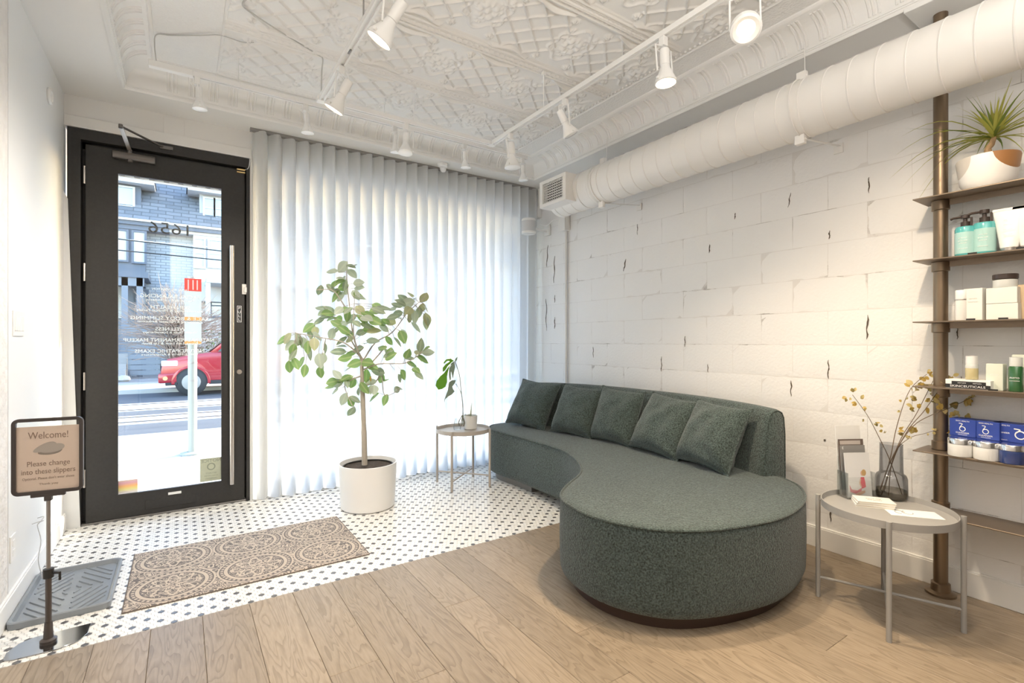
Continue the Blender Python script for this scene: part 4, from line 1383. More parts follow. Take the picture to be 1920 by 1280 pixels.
# ---- far table: monstera cutting in a glass, small white pot
mo = thing('monstera_cutting', 'two-leaf monstera cutting standing in a small clear glass jar', 'plant cutting', (2.02, 3.90, .472))
GLS = thin_glass('clear_jar', (.93, .95, .95), .12)
part('jar', G().lathe([(.0, .002), (.03, .002), (.034, .02), (.028, .07), (.018, .095), (.021, .105)], 20, cap1=False), GLS, mo)
MOL = leafmat('monstera_leaf', (.24, .42, .06), .5); MOL2 = leafmat('monstera_leaf_grey', (.30, .36, .30), .35)
MST = mat('monstera_stem', (.20, .22, .16), .6)
def mpt(zx, zy, dd=0):
    u, v = 810+zx/6.733, 640+zy/6.733
    t = S_*2.02 + C_*3.90 + dd
    return Vector(((S_ + C_*(u-960)/F_PX)*t, (C_ - S_*(u-960)/F_PX)*t, CAM_H + (640-v)/F_PX*t)) - Vector((2.02, 3.90, .472))
st = catmull([mpt(385, 1050), mpt(390, 820), mpt(372, 660), mpt(345, 420), mpt(290, 255)], 6)
part('stem', G().tube(st, .0036, 6), MST, mo)
part('stem', G().tube(catmull([mpt(400, 1060), mpt(383, 760), mpt(362, 640), mpt(300, 530)], 6), .0028, 6), MST, mo)
part('shoot', G().tube([mpt(290, 255), mpt(305, 225), mpt(322, 195)], [.004, .010, .002], 6), leafmat('monstera_shoot', (.35, .42, .3)), mo)
part('roots', G().tube(catmull([mpt(345, 1060), mpt(335, 1020), mpt(355, 980), mpt(380, 930)], 4), .004, 5).tube(catmull([mpt(400, 1070), mpt(410, 1020), mpt(390, 950)], 4), .005, 5).tube(catmull([mpt(370, 1065), mpt(372, 1010), mpt(388, 930)], 4), .004, 5), mat('root_brown', (.22, .20, .16), .8), mo)
def lobed(outline, dd, m, bow):
    """one solid leaf plate traced along its lobes, gently bowed, with thickness"""
    pts = [mpt(x, y, dd) for x, y in outline]
    c = sum(pts, Vector())/len(pts)
    view = Vector((S_, C_, 0))
    ax = (pts[0]-c).normalized()
    pts = [p + view*bow*((p-c).length/.12)**2 for p in pts]
    g = G()
    n = len(pts)
    th_ = view*.0012
    g.add([p-th_ for p in pts] + [p+th_ for p in pts], [tuple(range(n)), tuple(range(2*n-1, n-1, -1))] + [(i, n+i, n+(i+1) % n, (i+1) % n) for i in range(n)])
    return part('leaf', g, m, mo, fix=True, angle=60)
lobed([(280,250),(240,275),(215,330),(200,390),(188,440),(190,510),(165,575),(120,605),(70,615),(38,560),(55,500),(100,440),(150,400),(200,330),(245,270)], 0, MOL, .03)
lobed([(275,245),(235,215),(180,225),(145,265),(150,285),(190,245),(225,250),(170,290),(135,330),(132,385),(160,370),(200,310),(250,262)], .015, MOL, .03)
lobed([(280,255),(292,320),(275,400),(262,480),(255,440),(240,370),(238,480),(222,500),(212,420),(215,340),(250,280)], -.01, MOL2, .02)
lobed([(300,490),(250,490),(212,515),(205,560),(200,610),(175,680),(150,740),(150,775),(160,735),(200,700),(250,670),(285,630),(265,600),(255,570),(285,530)], -.02, MOL2, .03)

sp_ = thing('spider_plant_pot', 'small white ceramic pot with a sparse spiky seedling on the far side table', 'potted plant', (2.145, 3.885, .472))
part('pot', G().lathe([(0, .001), (.052, .001), (.056, .006), (.062, .115), (.062, .122), (.058, .122), (.055, .108), (0, .106)], 28), bpy.data.materials['white_pot'], sp_)
part('soil', G().lathe([(0, .110), (.055, .108), (.056, .10)], 20, cap1=False), SOIL, sp_)
SPL = leafmat('spider_blade', (.42, .44, .34), .3)
def blade_pts(az, reach, rise, drop, n=7):
    out = []
    for k in range(n):
        t = k/(n-1)
        out.append(Vector((math.cos(az)*reach*t, math.sin(az)*reach*t, rise*math.sin(min(1, t*1.25)*PI/2)*1.0 - drop*t*t)))
    return out
def blade(parent, name, pts, w, m, off=Vector((0,0,0)), thick=.0005):
    g = G()
    n = len(pts)
    vs_ = []
    for k, p in enumerate(pts):
        d = (pts[min(k+1, n-1)]-pts[max(k-1, 0)]).normalized()
        s = d.cross(Vector((0,0,1)))
        if s.length < .05: s = Vector((1, .3, 0))
        s.normalize()
        nn = s.cross(d)
        t = k/(n-1)
        ww = w*(.55+.45*math.sin(PI*min(1, t*1.3+.15)))*(1-t**3) + .0002
        vs_ += [p+off-s*ww, p+off+nn*(-.25*ww), p+off+s*ww]
    g.add(vs_, [(k*3+j, k*3+j+1, (k+1)*3+j+1, (k+1)*3+j) for k in range(n-1) for j in (0, 1)])
    return part(name, g, m, parent, angle=180)
for az, re_, ri, dr in ((R(160), .20, .06, .02), (R(200), .13, .08, .14), (R(-40), .12, .03, .07), (R(-30), .19, .03, .10), (R(120), .05, .07, -.03), (R(240), .12, .05, .05)):
    blade(sp_, 'blade', blade_pts(az, re_, ri, dr), .0035, SPL, Vector((0, 0, .11)))
part('shoot', G().tube([Vector((0,0,.10)), Vector((.006,0,.16)), Vector((.012,0,.235))], [.007, .006, .001], 7), leafmat('shoot_tan', (.48, .46, .30)), sp_)
tr_ = part('dark_stick', G().tube([(1.955, 3.765, .474), (2.0, 3.735, .474)], .004, 6), BLACKP)
tag(tr_, 'small dark stick lying on the far side table tray', 'stick')

# ================================================================== PIPE SHELF AND ITS GOODS
PXp, PYp = 3.135, .868
shelf = thing('pipe_shelf', 'dark bronze pipe shelving unit with thin steel shelves at right', 'shelf', (PXp, PYp, 0))
part('pole', G().tube([(0, 0, .02), (0, 0, 2.895)], .029, 20), DARKSTEEL, shelf)
part('floor_flange', G().lathe([(.0, .0005), (.062, .0005), (.062, .010), (.040, .018), (.038, .055), (.029, .06)], 28), DARKSTEEL, shelf)
part('pole', G().tube([(0, -1.6, .02), (0, -1.6, 2.895)], .029, 20), DARKSTEEL, shelf)
part('floor_flange', G().lathe([(.0, .0005), (.062, .0005), (.062, .010), (.040, .018), (.038, .055), (.029, .06)], 28, (0, -1.6, 0)), DARKSTEEL, shelf)
part('ceiling_board', G().box(-.16, .085, -.30, .10, 2.872, 2.8995), WHITE, shelf, bevel=.002)
SZ = [1.953, 1.650, 1.348, 1.030, .714, .415]
SHM = mat('shelf_steel', (.27, .215, .165), .42, .8)
for k, z in enumerate(SZ):
    ye = .075 if k < 5 else -.02
    sh = part('shelf_board', G().box(-.125, .085, -1.75, ye, z-.006, z), SHM, shelf, bevel=.001)
    part('shelf_lip', G().box(-.005, .0, -1.6, -.035, z-.034, z-.006), SHM, sh, smooth=False)
    if k < 4:
        part('pipe_collar', G().lathe([(.029, z-.055), (.036, z-.052), (.036, z-.008), (.029, z-.006)], 22), DARKSTEEL, shelf)
    else:
        part('pipe_collar', G().lathe([(.029, z), (.036, z+.003), (.036, z+.042), (.029, z+.045)], 22), DARKSTEEL, shelf)

def spot(k, u, X=None, v=None):
    """place on shelf k under pixel column u at depth X from the wall line"""
    p = at(u, 640, X=X)
    return Vector((X, p.y, SZ[k]+.0004))
# potted dracaena
dp = spot(0, 1852, 3.10)
dr_ = thing('potted_dracaena', 'spiky dracaena in a white and tan pot on the top shelf', 'potted plant', dp)
PT = mat('two_tone_pot', (.85, .84, .82), .45)
nt = PT.node_tree; tcn = nt.nodes.new('ShaderNodeTexCoord'); mp = nt.nodes.new('ShaderNodeVectorMath'); mp.operation = 'DISTANCE'
mp.inputs[1].default_value = (-.03, -.085, .155)
lt = nt.nodes.new('ShaderNodeMath'); lt.operation = 'LESS_THAN'; lt.inputs[1].default_value = .088
mx = nt.nodes.new('ShaderNodeMix'); mx.data_type = 'RGBA'; mx.inputs[6].default_value = (.85, .84, .82, 1); mx.inputs[7].default_value = (.36, .17, .06, 1)
nt.links.new(tcn.outputs['Object'], mp.inputs[0]); nt.links.new(mp.outputs['Value'], lt.inputs[0]); nt.links.new(lt.outputs[0], mx.inputs[0])
mp2 = nt.nodes.new('ShaderNodeVectorMath'); mp2.operation = 'DISTANCE'; mp2.inputs[1].default_value = (-.06, .105, .14)
lt2 = nt.nodes.new('ShaderNodeMath'); lt2.operation = 'LESS_THAN'; lt2.inputs[1].default_value = .085
mx2 = nt.nodes.new('ShaderNodeMix'); mx2.data_type = 'RGBA'; mx2.inputs[7].default_value = (.62, .58, .53, 1)
nt.links.new(tcn.outputs['Object'], mp2.inputs[0]); nt.links.new(mp2.outputs['Value'], lt2.inputs[0]); nt.links.new(lt2.outputs[0], mx2.inputs[0])
nt.links.new(mx.outputs[2], mx2.inputs[6]); nt.links.new(mx2.outputs[2], principled(PT).inputs['Base Color'])
part('pot', G().lathe([(0, .001), (.082, .001), (.088, .010), (.098, .03), (.112, .135), (.110, .142), (.104, .138), (.10, .12), (0, .118)], 36), PT, dr_)
part('soil', G().lathe([(0, .124), (.10, .12), (.101, .112)], 24, cap1=False), SOIL, dr_)
part('stem', G().tube(catmull([Vector((0, -.01, .11)), Vector((0, .0, .18)), Vector((.005, -.012, .205)), Vector((.005, -.02, .235))], 5), [.014]*6+[.012]*5+[.011]*5, 10), mat('dracaena_stem', (.40, .26, .14), .7, bump=(80, .6, .004), vary=(40, .3)), dr_)
DRL = [leafmat('dracaena_yellow_green', (.50, .48, .12), .3), leafmat('dracaena_green', (.22, .28, .07), .3)]
hd = Vector((.005, -.02, .228))
rd = random.Random(11)
for k in range(54):
    az = k*2.39996 + rd.uniform(-.3, .3)
    up = (k/54)
    L = rd.uniform(.17, .30)
    elev = R(8 + 78*up**1.3 + rd.uniform(-10, 10))
    pts = []
    n = 7
    drop = rd.uniform(.05, .17)*(1-up*.65)
    ox = math.cos(az)*.7 - .1
    for i in range(n):
        t = i/(n-1)
        r_ = L*math.cos(elev)*t
        pts.append(hd + Vector((max(-.30, min(.10-.0, ox*r_)), math.sin(az)*r_*1.35, L*math.sin(elev)*t - drop*t*t + up*.03)))
    pts = [Vector((min(p.x, XR-dp.x-.012), p.y, p.z)) for p in pts]
    blade(dr_, 'blade', pts, rd.uniform(.0055, .0085), DRL[k % 3 == 0], Vector((0,0,0)))
for az, L, dz in ((R(95), .36, .02), (R(88), .40, -.08), (R(100), .33, .10), (R(105), .33, -.17), (R(80), .30, -.22), (R(112), .26, -.20)):
    pts = [hd + Vector((math.cos(az)*L*t - .03*t, math.sin(az)*L*t, dz*t + .10*math.sin(PI*t)*.8)) for t in [i/7 for i in range(8)]]
    pts = [Vector((min(p.x, XR-dp.x-.012), p.y, p.z)) for p in pts]
    blade(dr_, 'blade', pts, .0085, DRL[0])

def tz(parent, body, size, m, loc, w=None, axis=-PI/2):
    """flat print on a face that looks towards -X (the room)"""
    me = text_mesh(body, size, m, .0002)
    if w:
        ww = max(v.co.x for v in me.vertices)-min(v.co.x for v in me.vertices)
        for v in me.vertices: v.co.x *= w/ww
    return obj('print', me, parent, loc, (PI/2, 0, axis))
TEAL = mat('teal_liquid_bottle', (.10, .46, .47), .15, coat=.5)
TEAL2 = mat('pale_teal_label', (.42, .66, .64), .4)
PUMP = mat('pump_black', (.05, .035, .03), .3)
def pump_bottle(u, X, s, label, rz):
    p = spot(1, u, X)
    t = thing('pump_bottle', label, 'bottle', p, rz, 'teal pump bottles on the second shelf')
    part('bottle_body', G().lathe([(0, .001), (.036*s, .001), (.0385*s, .006), (.0385*s, .128*s), (.034*s, .139*s), (.016*s, .142*s)], 24), TEAL, t, angle=50)
    part('label_panel', G().lathe([(.0388*s, .012), (.0388*s, .112*s)], 24, cap0=False, cap1=False), TEAL2, t)
    b = part('pump', G().lathe([(.017*s, .141*s), (.017*s, .163*s), (.008*s, .165*s), (.008*s, .178*s), (.0165*s, .18*s), (.0165*s, .196*s), (0, .197*s)], 16), PUMP, t)
    part('nozzle', G().tube([(0, 0, .189*s), (-.01, .04*s, .187*s), (-.012, .052*s, .182*s)], .0055*s, 8), PUMP, t)
    part('lock_clip', G().box(-.004, .004, -.026*s, -.018*s, .142*s, .182*s), PUMP, t)
    for k, (bz, ws) in enumerate(((.085, .030), (.072, .034), (.06, .028), (.035, .036))):
        tz(t, 'gentle wash' if k < 3 else 'cleanser', .008, TEXTW, (-.0392*s, 0, bz*s), ws)
    return t
pump_bottle(1810, 3.08, 1.0, 'left teal pump bottle with black pump on the second shelf', R(0))
pump_bottle(1846, 3.09, 1.06, 'right teal pump bottle, slightly taller, beside the white tube', R(5))
def tube_pack(u, X, label, s=1):
    p = spot(1, u, X)
    t = thing('squeeze_tube', label, 'tube', p, 0, 'white squeeze tubes on the second shelf')
    g = G()
    sec_ = []
    for k in range(9):
        f = k/8
        z = .018 + .170*f*s
        a, b = .031 + .024*f, .031*(1-f)**.8 + .002
        sec_.append([(b*math.cos(2*PI*j/20), a*math.sin(2*PI*j/20), z) for j in range(20)])
    n = 20
    g.add([q for r_ in sec_ for q in r_], [(k*n+j, k*n+(j+1) % n, (k+1)*n+(j+1) % n, (k+1)*n+j) for k in range(8) for j in range(n)] + [tuple(range(n-1, -1, -1)), tuple(8*n+j for j in range(n))])
    part('tube_body', g, WHITEP, t)
    part('crimp', G().box(-.003, .003, -.056, .056, .186*s, .198*s), WHITEP, t, bevel=.001)
    part('cap', G().lathe([(0, .001), (.030, .001), (.031, .018), (0, .020)], 20), STEEL, t)
    for k in range(4): tz(t, 'daily lotion' if k % 2 else 'skin care', .007, mat('pale_grey_ink', (.6, .6, .58), .7) if k == 0 else bpy.data.materials['pale_grey_ink'], (-.034+.004*k, 0, .075+.022*k), .03)
tube_pack(1893, 3.08, 'white squeeze tube standing on its silver cap on the second shelf')
tube_pack(1932, 3.08, 'white squeeze tube cut off by the right edge of the photo, on the second shelf')
# third shelf
SERUM = mat('frosted_white', (.82, .81, .78), .3)
p = spot(2, 1803, 3.06)
t = thing('serum_bottle', 'small white serum bottle beside a plain white carton on the third shelf', 'bottle', p)
part('bottle_body', G().lathe([(0, .001), (.023, .001), (.024, .004), (.024, .092), (.021, .096)], 20), SERUM, t)
part('cap', G().lathe([(.022, .096), (.023, .098), (.023, .140), (.021, .143), (0, .143)], 20), WHITEP, t)
part('cap_ring', G().lathe([(.0235, .096), (.0242, .098), (.0235, .101)], 20, cap0=False, cap1=False), STEEL, t)
def carton(name, pos, sx, sy, sz, m, label, cat='box', rz=0, group=None, prints=()):
    t = thing(name, label, cat, pos, rz, group)
    part('carton', G().box(-sx/2, sx/2, -sy/2, sy/2, 0, sz), m, t, bevel=.0012)
    part('flap', G().box(-sx/2+.002, sx/2-.002, -sy/2+.002, sy/2-.002, sz, sz+.0008), m, t, smooth=False)
    for body, size, mm_, z, w_ in prints: tz(t, body, size, mm_, (-sx/2-.0004, 0, z), w_)
    return t
CART = mat('cream_carton', (.83, .82, .77), .6)
GINK = bpy.data.materials['pale_grey_ink']
carton('product_carton', spot(2, 1829, 3.07), .05, .068, .146, CART, 'tall plain white carton on the third shelf beside serum bottle', rz=R(-8), prints=(('serum', .012, GINK, .10, .03), ('hydrating gel', .007, GINK, .085, .035)))
pb = spot(2, 1885, 3.07)
carton('product_carton', pb, .085, .105, .07, CART, 'lower of two stacked white cartons on the third shelf', rz=R(-4))
carton('product_carton', pb + Vector((-.001, .002, .0715)), .085, .102, .069, CART, 'upper of two stacked white cartons, under the black-lidded jar', rz=R(-3))
t = thing('cream_jar', 'glass cream jar with black lid on top of stacked white cartons', 'jar', pb + Vector((0, 0, .1420)))
part('jar_body', G().lathe([(0, .0005), (.040, .0005), (.042, .004), (.042, .034), (.036, .037)], 26), mat('milky_glass', (.70, .72, .70), .12, coat=.6), t)
part('lid', G().lathe([(.041, .037), (.043, .039), (.043, .058), (.041, .060), (0, .060)], 26), PUMP, t)
BEIGE = mat('beige_carton', (.66, .50, .32), .5)
carton('product_carton', spot(2, 1921, 3.09), .05, .05, .15, BEIGE, 'beige carton at the right edge of the photo on the third shelf')
for k, (sh_, u) in enumerate(((1, 1823), (2, 1820), (2, 1881), (3, 1862), (4, 1792), (4, 1846), (1, 1915))):
    p = spot(sh_, u, 3.013)
    o = part('price_tag', G().box(-.001, .001, -.016, .016, .0, .007), BLACKP, None, p, smooth=False)
    tag(o, ('small black price strip on the %s shelf, %s' % (('top','second','third','fourth','fifth')[sh_], ('below left teal bottle', 'below the white carton', 'below the stacked cartons', 'below the pale carton', 'below the left cream jar', 'below the right cream jar', 'below the white tubes')[k])), 'price tag', 'price strips on the shelves')
# fourth shelf
p4 = spot(3, 1822, 3.07)
t = thing('product_carton', 'flat black and white carton lettered SKINCEUTICALS on the fourth shelf', 'box', p4, R(-6))
part('carton', G().box(-.045, .045, -.082, .082, 0, .042), PAPER, t, bevel=.001)
part('black_band', G().box(-.0458, -.045, -.082, .082, .002, .020), BLACKP, t, smooth=False)
part('black_panel', G().box(-.0458, -.045, -.066, .058, .020, .034), BLACKP, t, smooth=False)
tz(t, 'SKINCEUTICALS', .014, TEXTW, (-.0461, 0, .011), .128)
for y_ in (-.02, .035): tz(t, 'serum', .008, TEXTW, (-.0461, -y_, .027), .03)
t = thing('serum_bottle', 'clear bottle of amber serum with white cap on the flat black carton', 'bottle', p4 + Vector((0, .0, .0432)))
part('bottle_body', G().lathe([(0, .0005), (.022, .0005), (.0235, .004), (.0235, .055), (.020, .06)], 20), mat('amber_serum', (.55, .47, .25), .1, coat=.8), t)
part('shoulder', G().lathe([(.0235, .052), (.0236, .066), (.021, .07)], 20), mat('frost_band', (.66, .68, .66), .2), t)
part('cap', G().lathe([(.021, .068), (.0215, .071), (.0215, .108), (.0, .11)], 20), WHITEP, t)
MINT = mat('pale_mint_carton', (.74, .78, .68), .6)
carton('product_carton', spot(3, 1868, 3.07), .045, .058, .118, MINT, 'pale mint carton in the middle of the fourth shelf', rz=R(-5), prints=(('toner', .012, PAPER, .07, .03),))
t = thing('green_bottle', 'dark green glass bottle with clear cap on the fourth shelf', 'bottle', spot(3, 1905, 3.045))
part('bottle_body', G().lathe([(0, .0005), (.023, .0005), (.0245, .004), (.0245, .105), (.02, .112)], 22), mat('green_glass', (.03, .13, .04), .08, coat=1), t)
part('cap', G().lathe([(.02, .11), (.0215, .112), (.0215, .150), (.0, .152)], 20), mat('clear_cap', (.74, .76, .74), .15), t)
tz(t, 'PHYTO', .010, TEXTW, (-.0248, 0, .06), .03)
tz(t, 'corrective', .006, TEXTW, (-.0248, 0, .048), .032)
carton('product_carton', spot(3, 1922, 3.13), .05, .075, .16, MINT, 'pale mint carton behind the green bottle on the fourth shelf')
# fifth shelf: blue cartons and jars
BLUE = mat('royal_blue_carton', (.025, .06, .34), .45)
def logo_box(pos, label, rz, big=False):
    t = thing('blue_carton', label, 'box', pos, rz, 'blue cartons on the fifth shelf')
    sx, sy, sz = .08, .098 if not big else .13, .082
    part('carton', G().box(-sx/2, sx/2, -sy/2, sy/2, 0, sz), BLUE, t, bevel=.0012)
    part('flap', G().box(-sx/2+.002, sx/2-.002, -sy/2+.002, sy/2-.002, sz, sz+.0008), BLUE, t, smooth=False)
    X_ = -sx/2-.0004
    s = 1.6 if big else 1.0
    yo = -.03 if big else 0
    g = G().tube([(X_, yo+.0105*s*math.cos(2*PI*k/20), .036+.0105*s*math.sin(2*PI*k/20)) for k in range(20)], .0016*s, 5, closed=True)
    part('logo_ring', g, TEXTW, t)
    part('logo_stroke', G().tube(catmull([Vector((X_, yo+.013*s, .062)), Vector((X_, yo+.001*s, .060)), Vector((X_, yo+.004*s, .052)), Vector((X_, yo+.010*s, .042))], 4), .0016*s, 5), TEXTW, t)
    tz(t, 'SKIN HEALTH', .008, TEXTW, (X_, (.03 if big else 0), .073), .05)
    tz(t, 'CLEANSER', .009, TEXTW, (X_, (.03 if big else 0), .017 if not big else .04), .05)
    tz(t, 'nettoyant', .006, TEXTW, (X_, (.03 if big else 0), .009), .034)
    return t
def plain_blue(pos, label, rz):
    t = thing('blue_carton', label, 'box', pos, rz, 'blue cartons on the fifth shelf')
    part('carton', G().box(-.04, .04, -.049, .049, 0, .082), BLUE, t, bevel=.0012)
    part('flap', G().box(-.038, .038, -.047, .047, .082, .0828), BLUE, t, smooth=False)
p = spot(4, 1813, 3.135)
q = p.copy()
plain_blue(q, 'lower blue carton behind the left white cream jar', R(-4))
logo_box(q + Vector((0, .003, .0835)), 'upper blue carton with white emblem above the left cream jar', R(-5))
q = spot(4, 1857, 3.13)
plain_blue(q, 'lower blue carton behind the right white cream jar', R(-6))
logo_box(q + Vector((0, .002, .0835)), 'upper blue carton with white emblem above the right cream jar', R(-8))
q = spot(4, 1903, 3.135)
plain_blue(q, 'lower blue carton behind the blue jar at right edge', R(-6))
logo_box(q + Vector((0, 0, .0835)), 'wide blue carton with large emblem at right edge of the fifth shelf', R(-6), True)
def cream_jar(pos, label, m, s=1.0):
    t = thing('cream_jar', label, 'jar', pos, 0, 'jars with silver lids on the fifth shelf')
    part('jar_body', G().lathe([(0, .0005), (.044*s, .0005), (.046*s, .004), (.046*s, .054), (.043*s, .057)], 30), m, t)
    part('lid', G().lathe([(.0455*s, .057), (.047*s, .058), (.047*s, .080), (.045*s, .083), (0, .083)], 30), mat('chrome_lid', (.75, .75, .75), .15, 1), t)
cream_jar(spot(4, 1801, 3.045), 'left white cream jar with silver lid on the fifth shelf', PAPER)
cream_jar(spot(4, 1850, 3.045), 'right white cream jar with silver lid on the fifth shelf', PAPER)
cream_jar(spot(4, 1897, 3.045), 'dark blue cream jar with silver lid on the fifth shelf', mat('blue_jar_glass', (.03, .06, .22), .1, coat=1), .92)

# ================================================================== THINGS ON THE NEAR TABLE
TZ = .4705
def tpt(u, v, z=TZ):
    return at(u, v, z=z)
vx = tpt(1671, 934)
VO = Vector((vx.x, vx.y, TZ))
vase = thing('glass_vase', 'smoky grey glass vase with stepped shoulder on the near side table', 'vase', VO)
SMK = thin_glass('smoky_glass', (.68, .69, .71), .14)
part('vase_glass', G().lathe([(0, .002), (.055, .002), (.0655, .012), (.068, .03), (.066, .105), (.060, .120), (.050, .128), (.0485, .14), (.047, .268), (.048, .272)], 40, cap1=False), SMK, vase)
part('water', G().lathe([(0, .008), (.060, .010), (.064, .03), (.064, .045), (0, .046)], 32), thin_glass('water_tint', (.70, .66, .58), .08), vase)
YL = [leafmat('dried_leaf_gold', (.58, .40, .12), .35), leafmat('dried_leaf_pale', (.68, .54, .26), .35), leafmat('dried_leaf_olive', (.30, .24, .10), .3)]
ylm = [leaf_mesh('leaf', m, .72, .25, .25, 5) for m in YL]
TWG = mat('twig_brown', (.16, .11, .07), .7)
def vpt(zx, zy, dd=0):
    u, v = 1520+zx/3.765, 680+zy/3.765
    t = S_*VO.x + C_*VO.y + dd
    return Vector(((S_ + C_*(u-960)/F_PX)*t, (C_ - S_*(u-960)/F_PX)*t, CAM_H + (640-v)/F_PX*t)) - VO
def branch(label, pts, clusters, sd, twig_r=.0019):
    t = thing('dried_branch', label, 'dried branch', VO, 0, 'dried yellow branches in the glass vase')
    P3_ = catmull([vpt(*p) for p in pts], 6)
    k = len(P3_)
    part('stem', G().tube(P3_, [twig_r*(1.25-.6*i/k) for i in range(k)], 6), TWG, t)
    r_ = random.Random(sd)
    for (zx, zy, n_, spread, big) in clusters:
        c0 = vpt(zx, zy, pts[-1][2])
        for i in range(n_):
            c = c0 + Vector((r_.gauss(0, 1), r_.gauss(0, 1), r_.gauss(0, 1)))*spread
            near = min(P3_, key=lambda p: (p-c).length)
            d = (c-near)
            d = (d.normalized() if d.length > .002 else Vector((0,0,1))) + Vector((r_.uniform(-.6,.6), r_.uniform(-.6,.6), r_.uniform(-.5,.4)))
            sz = r_.uniform(.021, .031)*big
            put_leaf('leaf', ylm[r_.choices((0,1,2), (5,5,1.3))[0]], t, c-d.normalized()*sz*.4, d, Vector((-.7+r_.uniform(-.6,.6), -.5+r_.uniform(-.6,.6), .3+r_.uniform(-.6,.6))), sz)
    return t
branch('dried branch leaning left with pale florets at its tip', [(645,930,0),(560,690,0),(480,520,.02),(400,370,.03),(295,225,.04)], [(300,195,6,.006,.75),(255,250,4,.006,.8),(360,245,2,.005,.8),(320,295,3,.005,.8),(375,325,3,.006,.6),(480,430,5,.007,.85),(495,485,1,.002,1.0),(520,493,2,.003,.9),(375,415,2,.004,.5)], 1)
branch('tall upright dried branch with the densest golden leaves', [(490,900,0),(560,680,.0),(600,480,.02),(660,280,.03),(720,165,.03),(820,80,.04)], [(690,145,3,.006,1.4),(735,175,4,.010,1.2),(780,160,7,.009,1.1),(800,110,6,.008,.9),(835,75,5,.006,.8),(700,260,4,.008,1.0),(705,320,3,.006,1.1),(735,240,3,.007,.9),(625,265,2,.004,.5),(620,345,2,.004,.7)], 2)
branch('dried branch rising right with a cluster in front of the pipe', [(500,930,0),(600,640,0),(690,470,-.01),(800,340,-.02),(900,200,-.02),(960,130,-.02)], [(960,150,5,.008,1.2),(985,100,5,.007,.9),(930,130,4,.007,.9),(880,235,3,.006,1.0),(870,275,2,.004,1.0),(832,330,2,.003,1.1),(830,265,2,.004,1.0),(765,305,2,.004,.9)], 3)
branch('dried branch with one large leaf at its bent top', [(550,935,0),(570,720,0),(640,530,.0),(740,370,.02),(820,215,.03),(875,105,.03)], [(855,175,2,.005,1.8),(850,225,1,.002,1.3),(720,470,3,.005,1.7),(645,460,4,.006,1.0),(640,505,3,.004,1.1),(690,525,3,.007,.7)], 4)
branch('long dried branch arching far right towards the blue cartons', [(490,890,0),(590,640,0),(720,450,-.02),(860,365,-.03),(1000,310,-.04),(1150,235,-.04)], [(1010,295,4,.006,1.6),(1110,280,4,.006,1.3),(1140,245,6,.007,.8),(1175,225,4,.005,.7),(915,315,2,.004,1.6),(955,345,2,.004,1.4),(1035,365,4,.010,1.0),(1105,368,3,.006,1.1),(990,370,2,.005,.9)], 5)
branch('thin low dried twig reaching right with sparse buds', [(520,900,0),(600,630,0),(700,530,-.01),(800,500,-.02),(880,478,-.02),(965,475,-.02)], [(955,475,1,.003,1.3),(870,485,3,.006,.7),(825,500,2,.006,.5),(700,520,3,.006,.6)], 6, .0013)

# brochure holder with brochures
hb = tpt(1606, 932)
bh = thing('brochure_holder', 'clear acrylic brochure holder standing on the near side table', 'brochure holder', (hb.x, hb.y, TZ), R(-122)+PI/2+R(3))
ACR = thin_glass('clear_acrylic', (.97, .98, .98), .12)
g = G().box(-.073, .073, -.035, -.032, 0, .11).box(-.073, -.070, -.032, .04, 0, .13).box(.070, .073, -.032, .04, 0, .13).box(-.073, .073, .037, .040, 0, .20).box(-.070, .070, -.032, .037, 0, .003)
g.box(-.055, .055, -.008, -.006, .003, .14).box(-.055, .055, .016, .018, .003, .17)
part('holder', g, ACR, bh, smooth=False)
HRZ = R(-122)+PI/2+R(3)
def brochure(off, z0, h, label, m, tilt=R(-6)):
    c = Matrix.Rotation(HRZ, 4, 'Z') @ Vector((0, off, 0))
    t = thing('brochure', label, 'brochure', (hb.x+c.x, hb.y+c.y, TZ+z0), 0, 'brochures in the acrylic holder')
    t.rotation_euler = (tilt, 0, HRZ)
    part('booklet', G().box(-.066, .066, -.002, .002, 0, h), m, t, smooth=False)
    return t
t = brochure(-.020, .006, .218, 'front brochure showing a blonde woman in a pink dress', mat('brochure_white', (.80, .80, .80), .4))
pr = G()
def flat(name, pts, m, d=-.0023):
    part(name, G().prism(pts, 0, .0002, Matrix.Translation((0, d, 0)) @ Matrix.Rotation(PI/2, 4, 'X')), m, t, smooth=False)
SKIN = mat('printed_skin', (.72, .48, .36), .6); DRESS = mat('printed_pink_dress', (.72, .12, .16), .6); HAIR = mat('printed_hair', (.55, .36, .16), .6); FADE = mat('printed_pink_fabric', (.66, .22, .26), .6)
flat('printed_fabric', [(-.05, .062), (-.04, .040), (-.01, .034), (.015, .048), (.01, .030), (-.02, .018), (-.048, .028)], FADE)
flat('printed_leg', [(-.025, .012), (.01, .030), (.03, .034), (.03, .022), (.005, .012), (-.015, .002), (-.022, .002)], SKIN)
flat('printed_dress', [(.005, .075), (.012, .098), (.030, .098), (.034, .075), (.036, .050), (.015, .042)], DRESS, -.0025)
flat('printed_arm', [(.008, .092), (.002, .070), (.008, .050), (.014, .052), (.009, .070), (.014, .09)], SKIN, -.0026)
flat('printed_face', [(.022+.010*math.cos(2*PI*k/12), .117+.013*math.sin(2*PI*k/12)) for k in range(12)], SKIN, -.0026)
flat('printed_hair', [(.030+.012*math.cos(2*PI*k/12), .120+.016*math.sin(2*PI*k/12)) for k in range(12)], HAIR, -.0027)
t = brochure(.004, .006, .250, 'middle brochure with grey top band and letter E', mat('brochure_grey', (.30, .29, .28), .5))
obj('print', text_mesh('E', .018, TEXTW), t, (-.052, -.0023, .236), (PI/2, 0, 0))
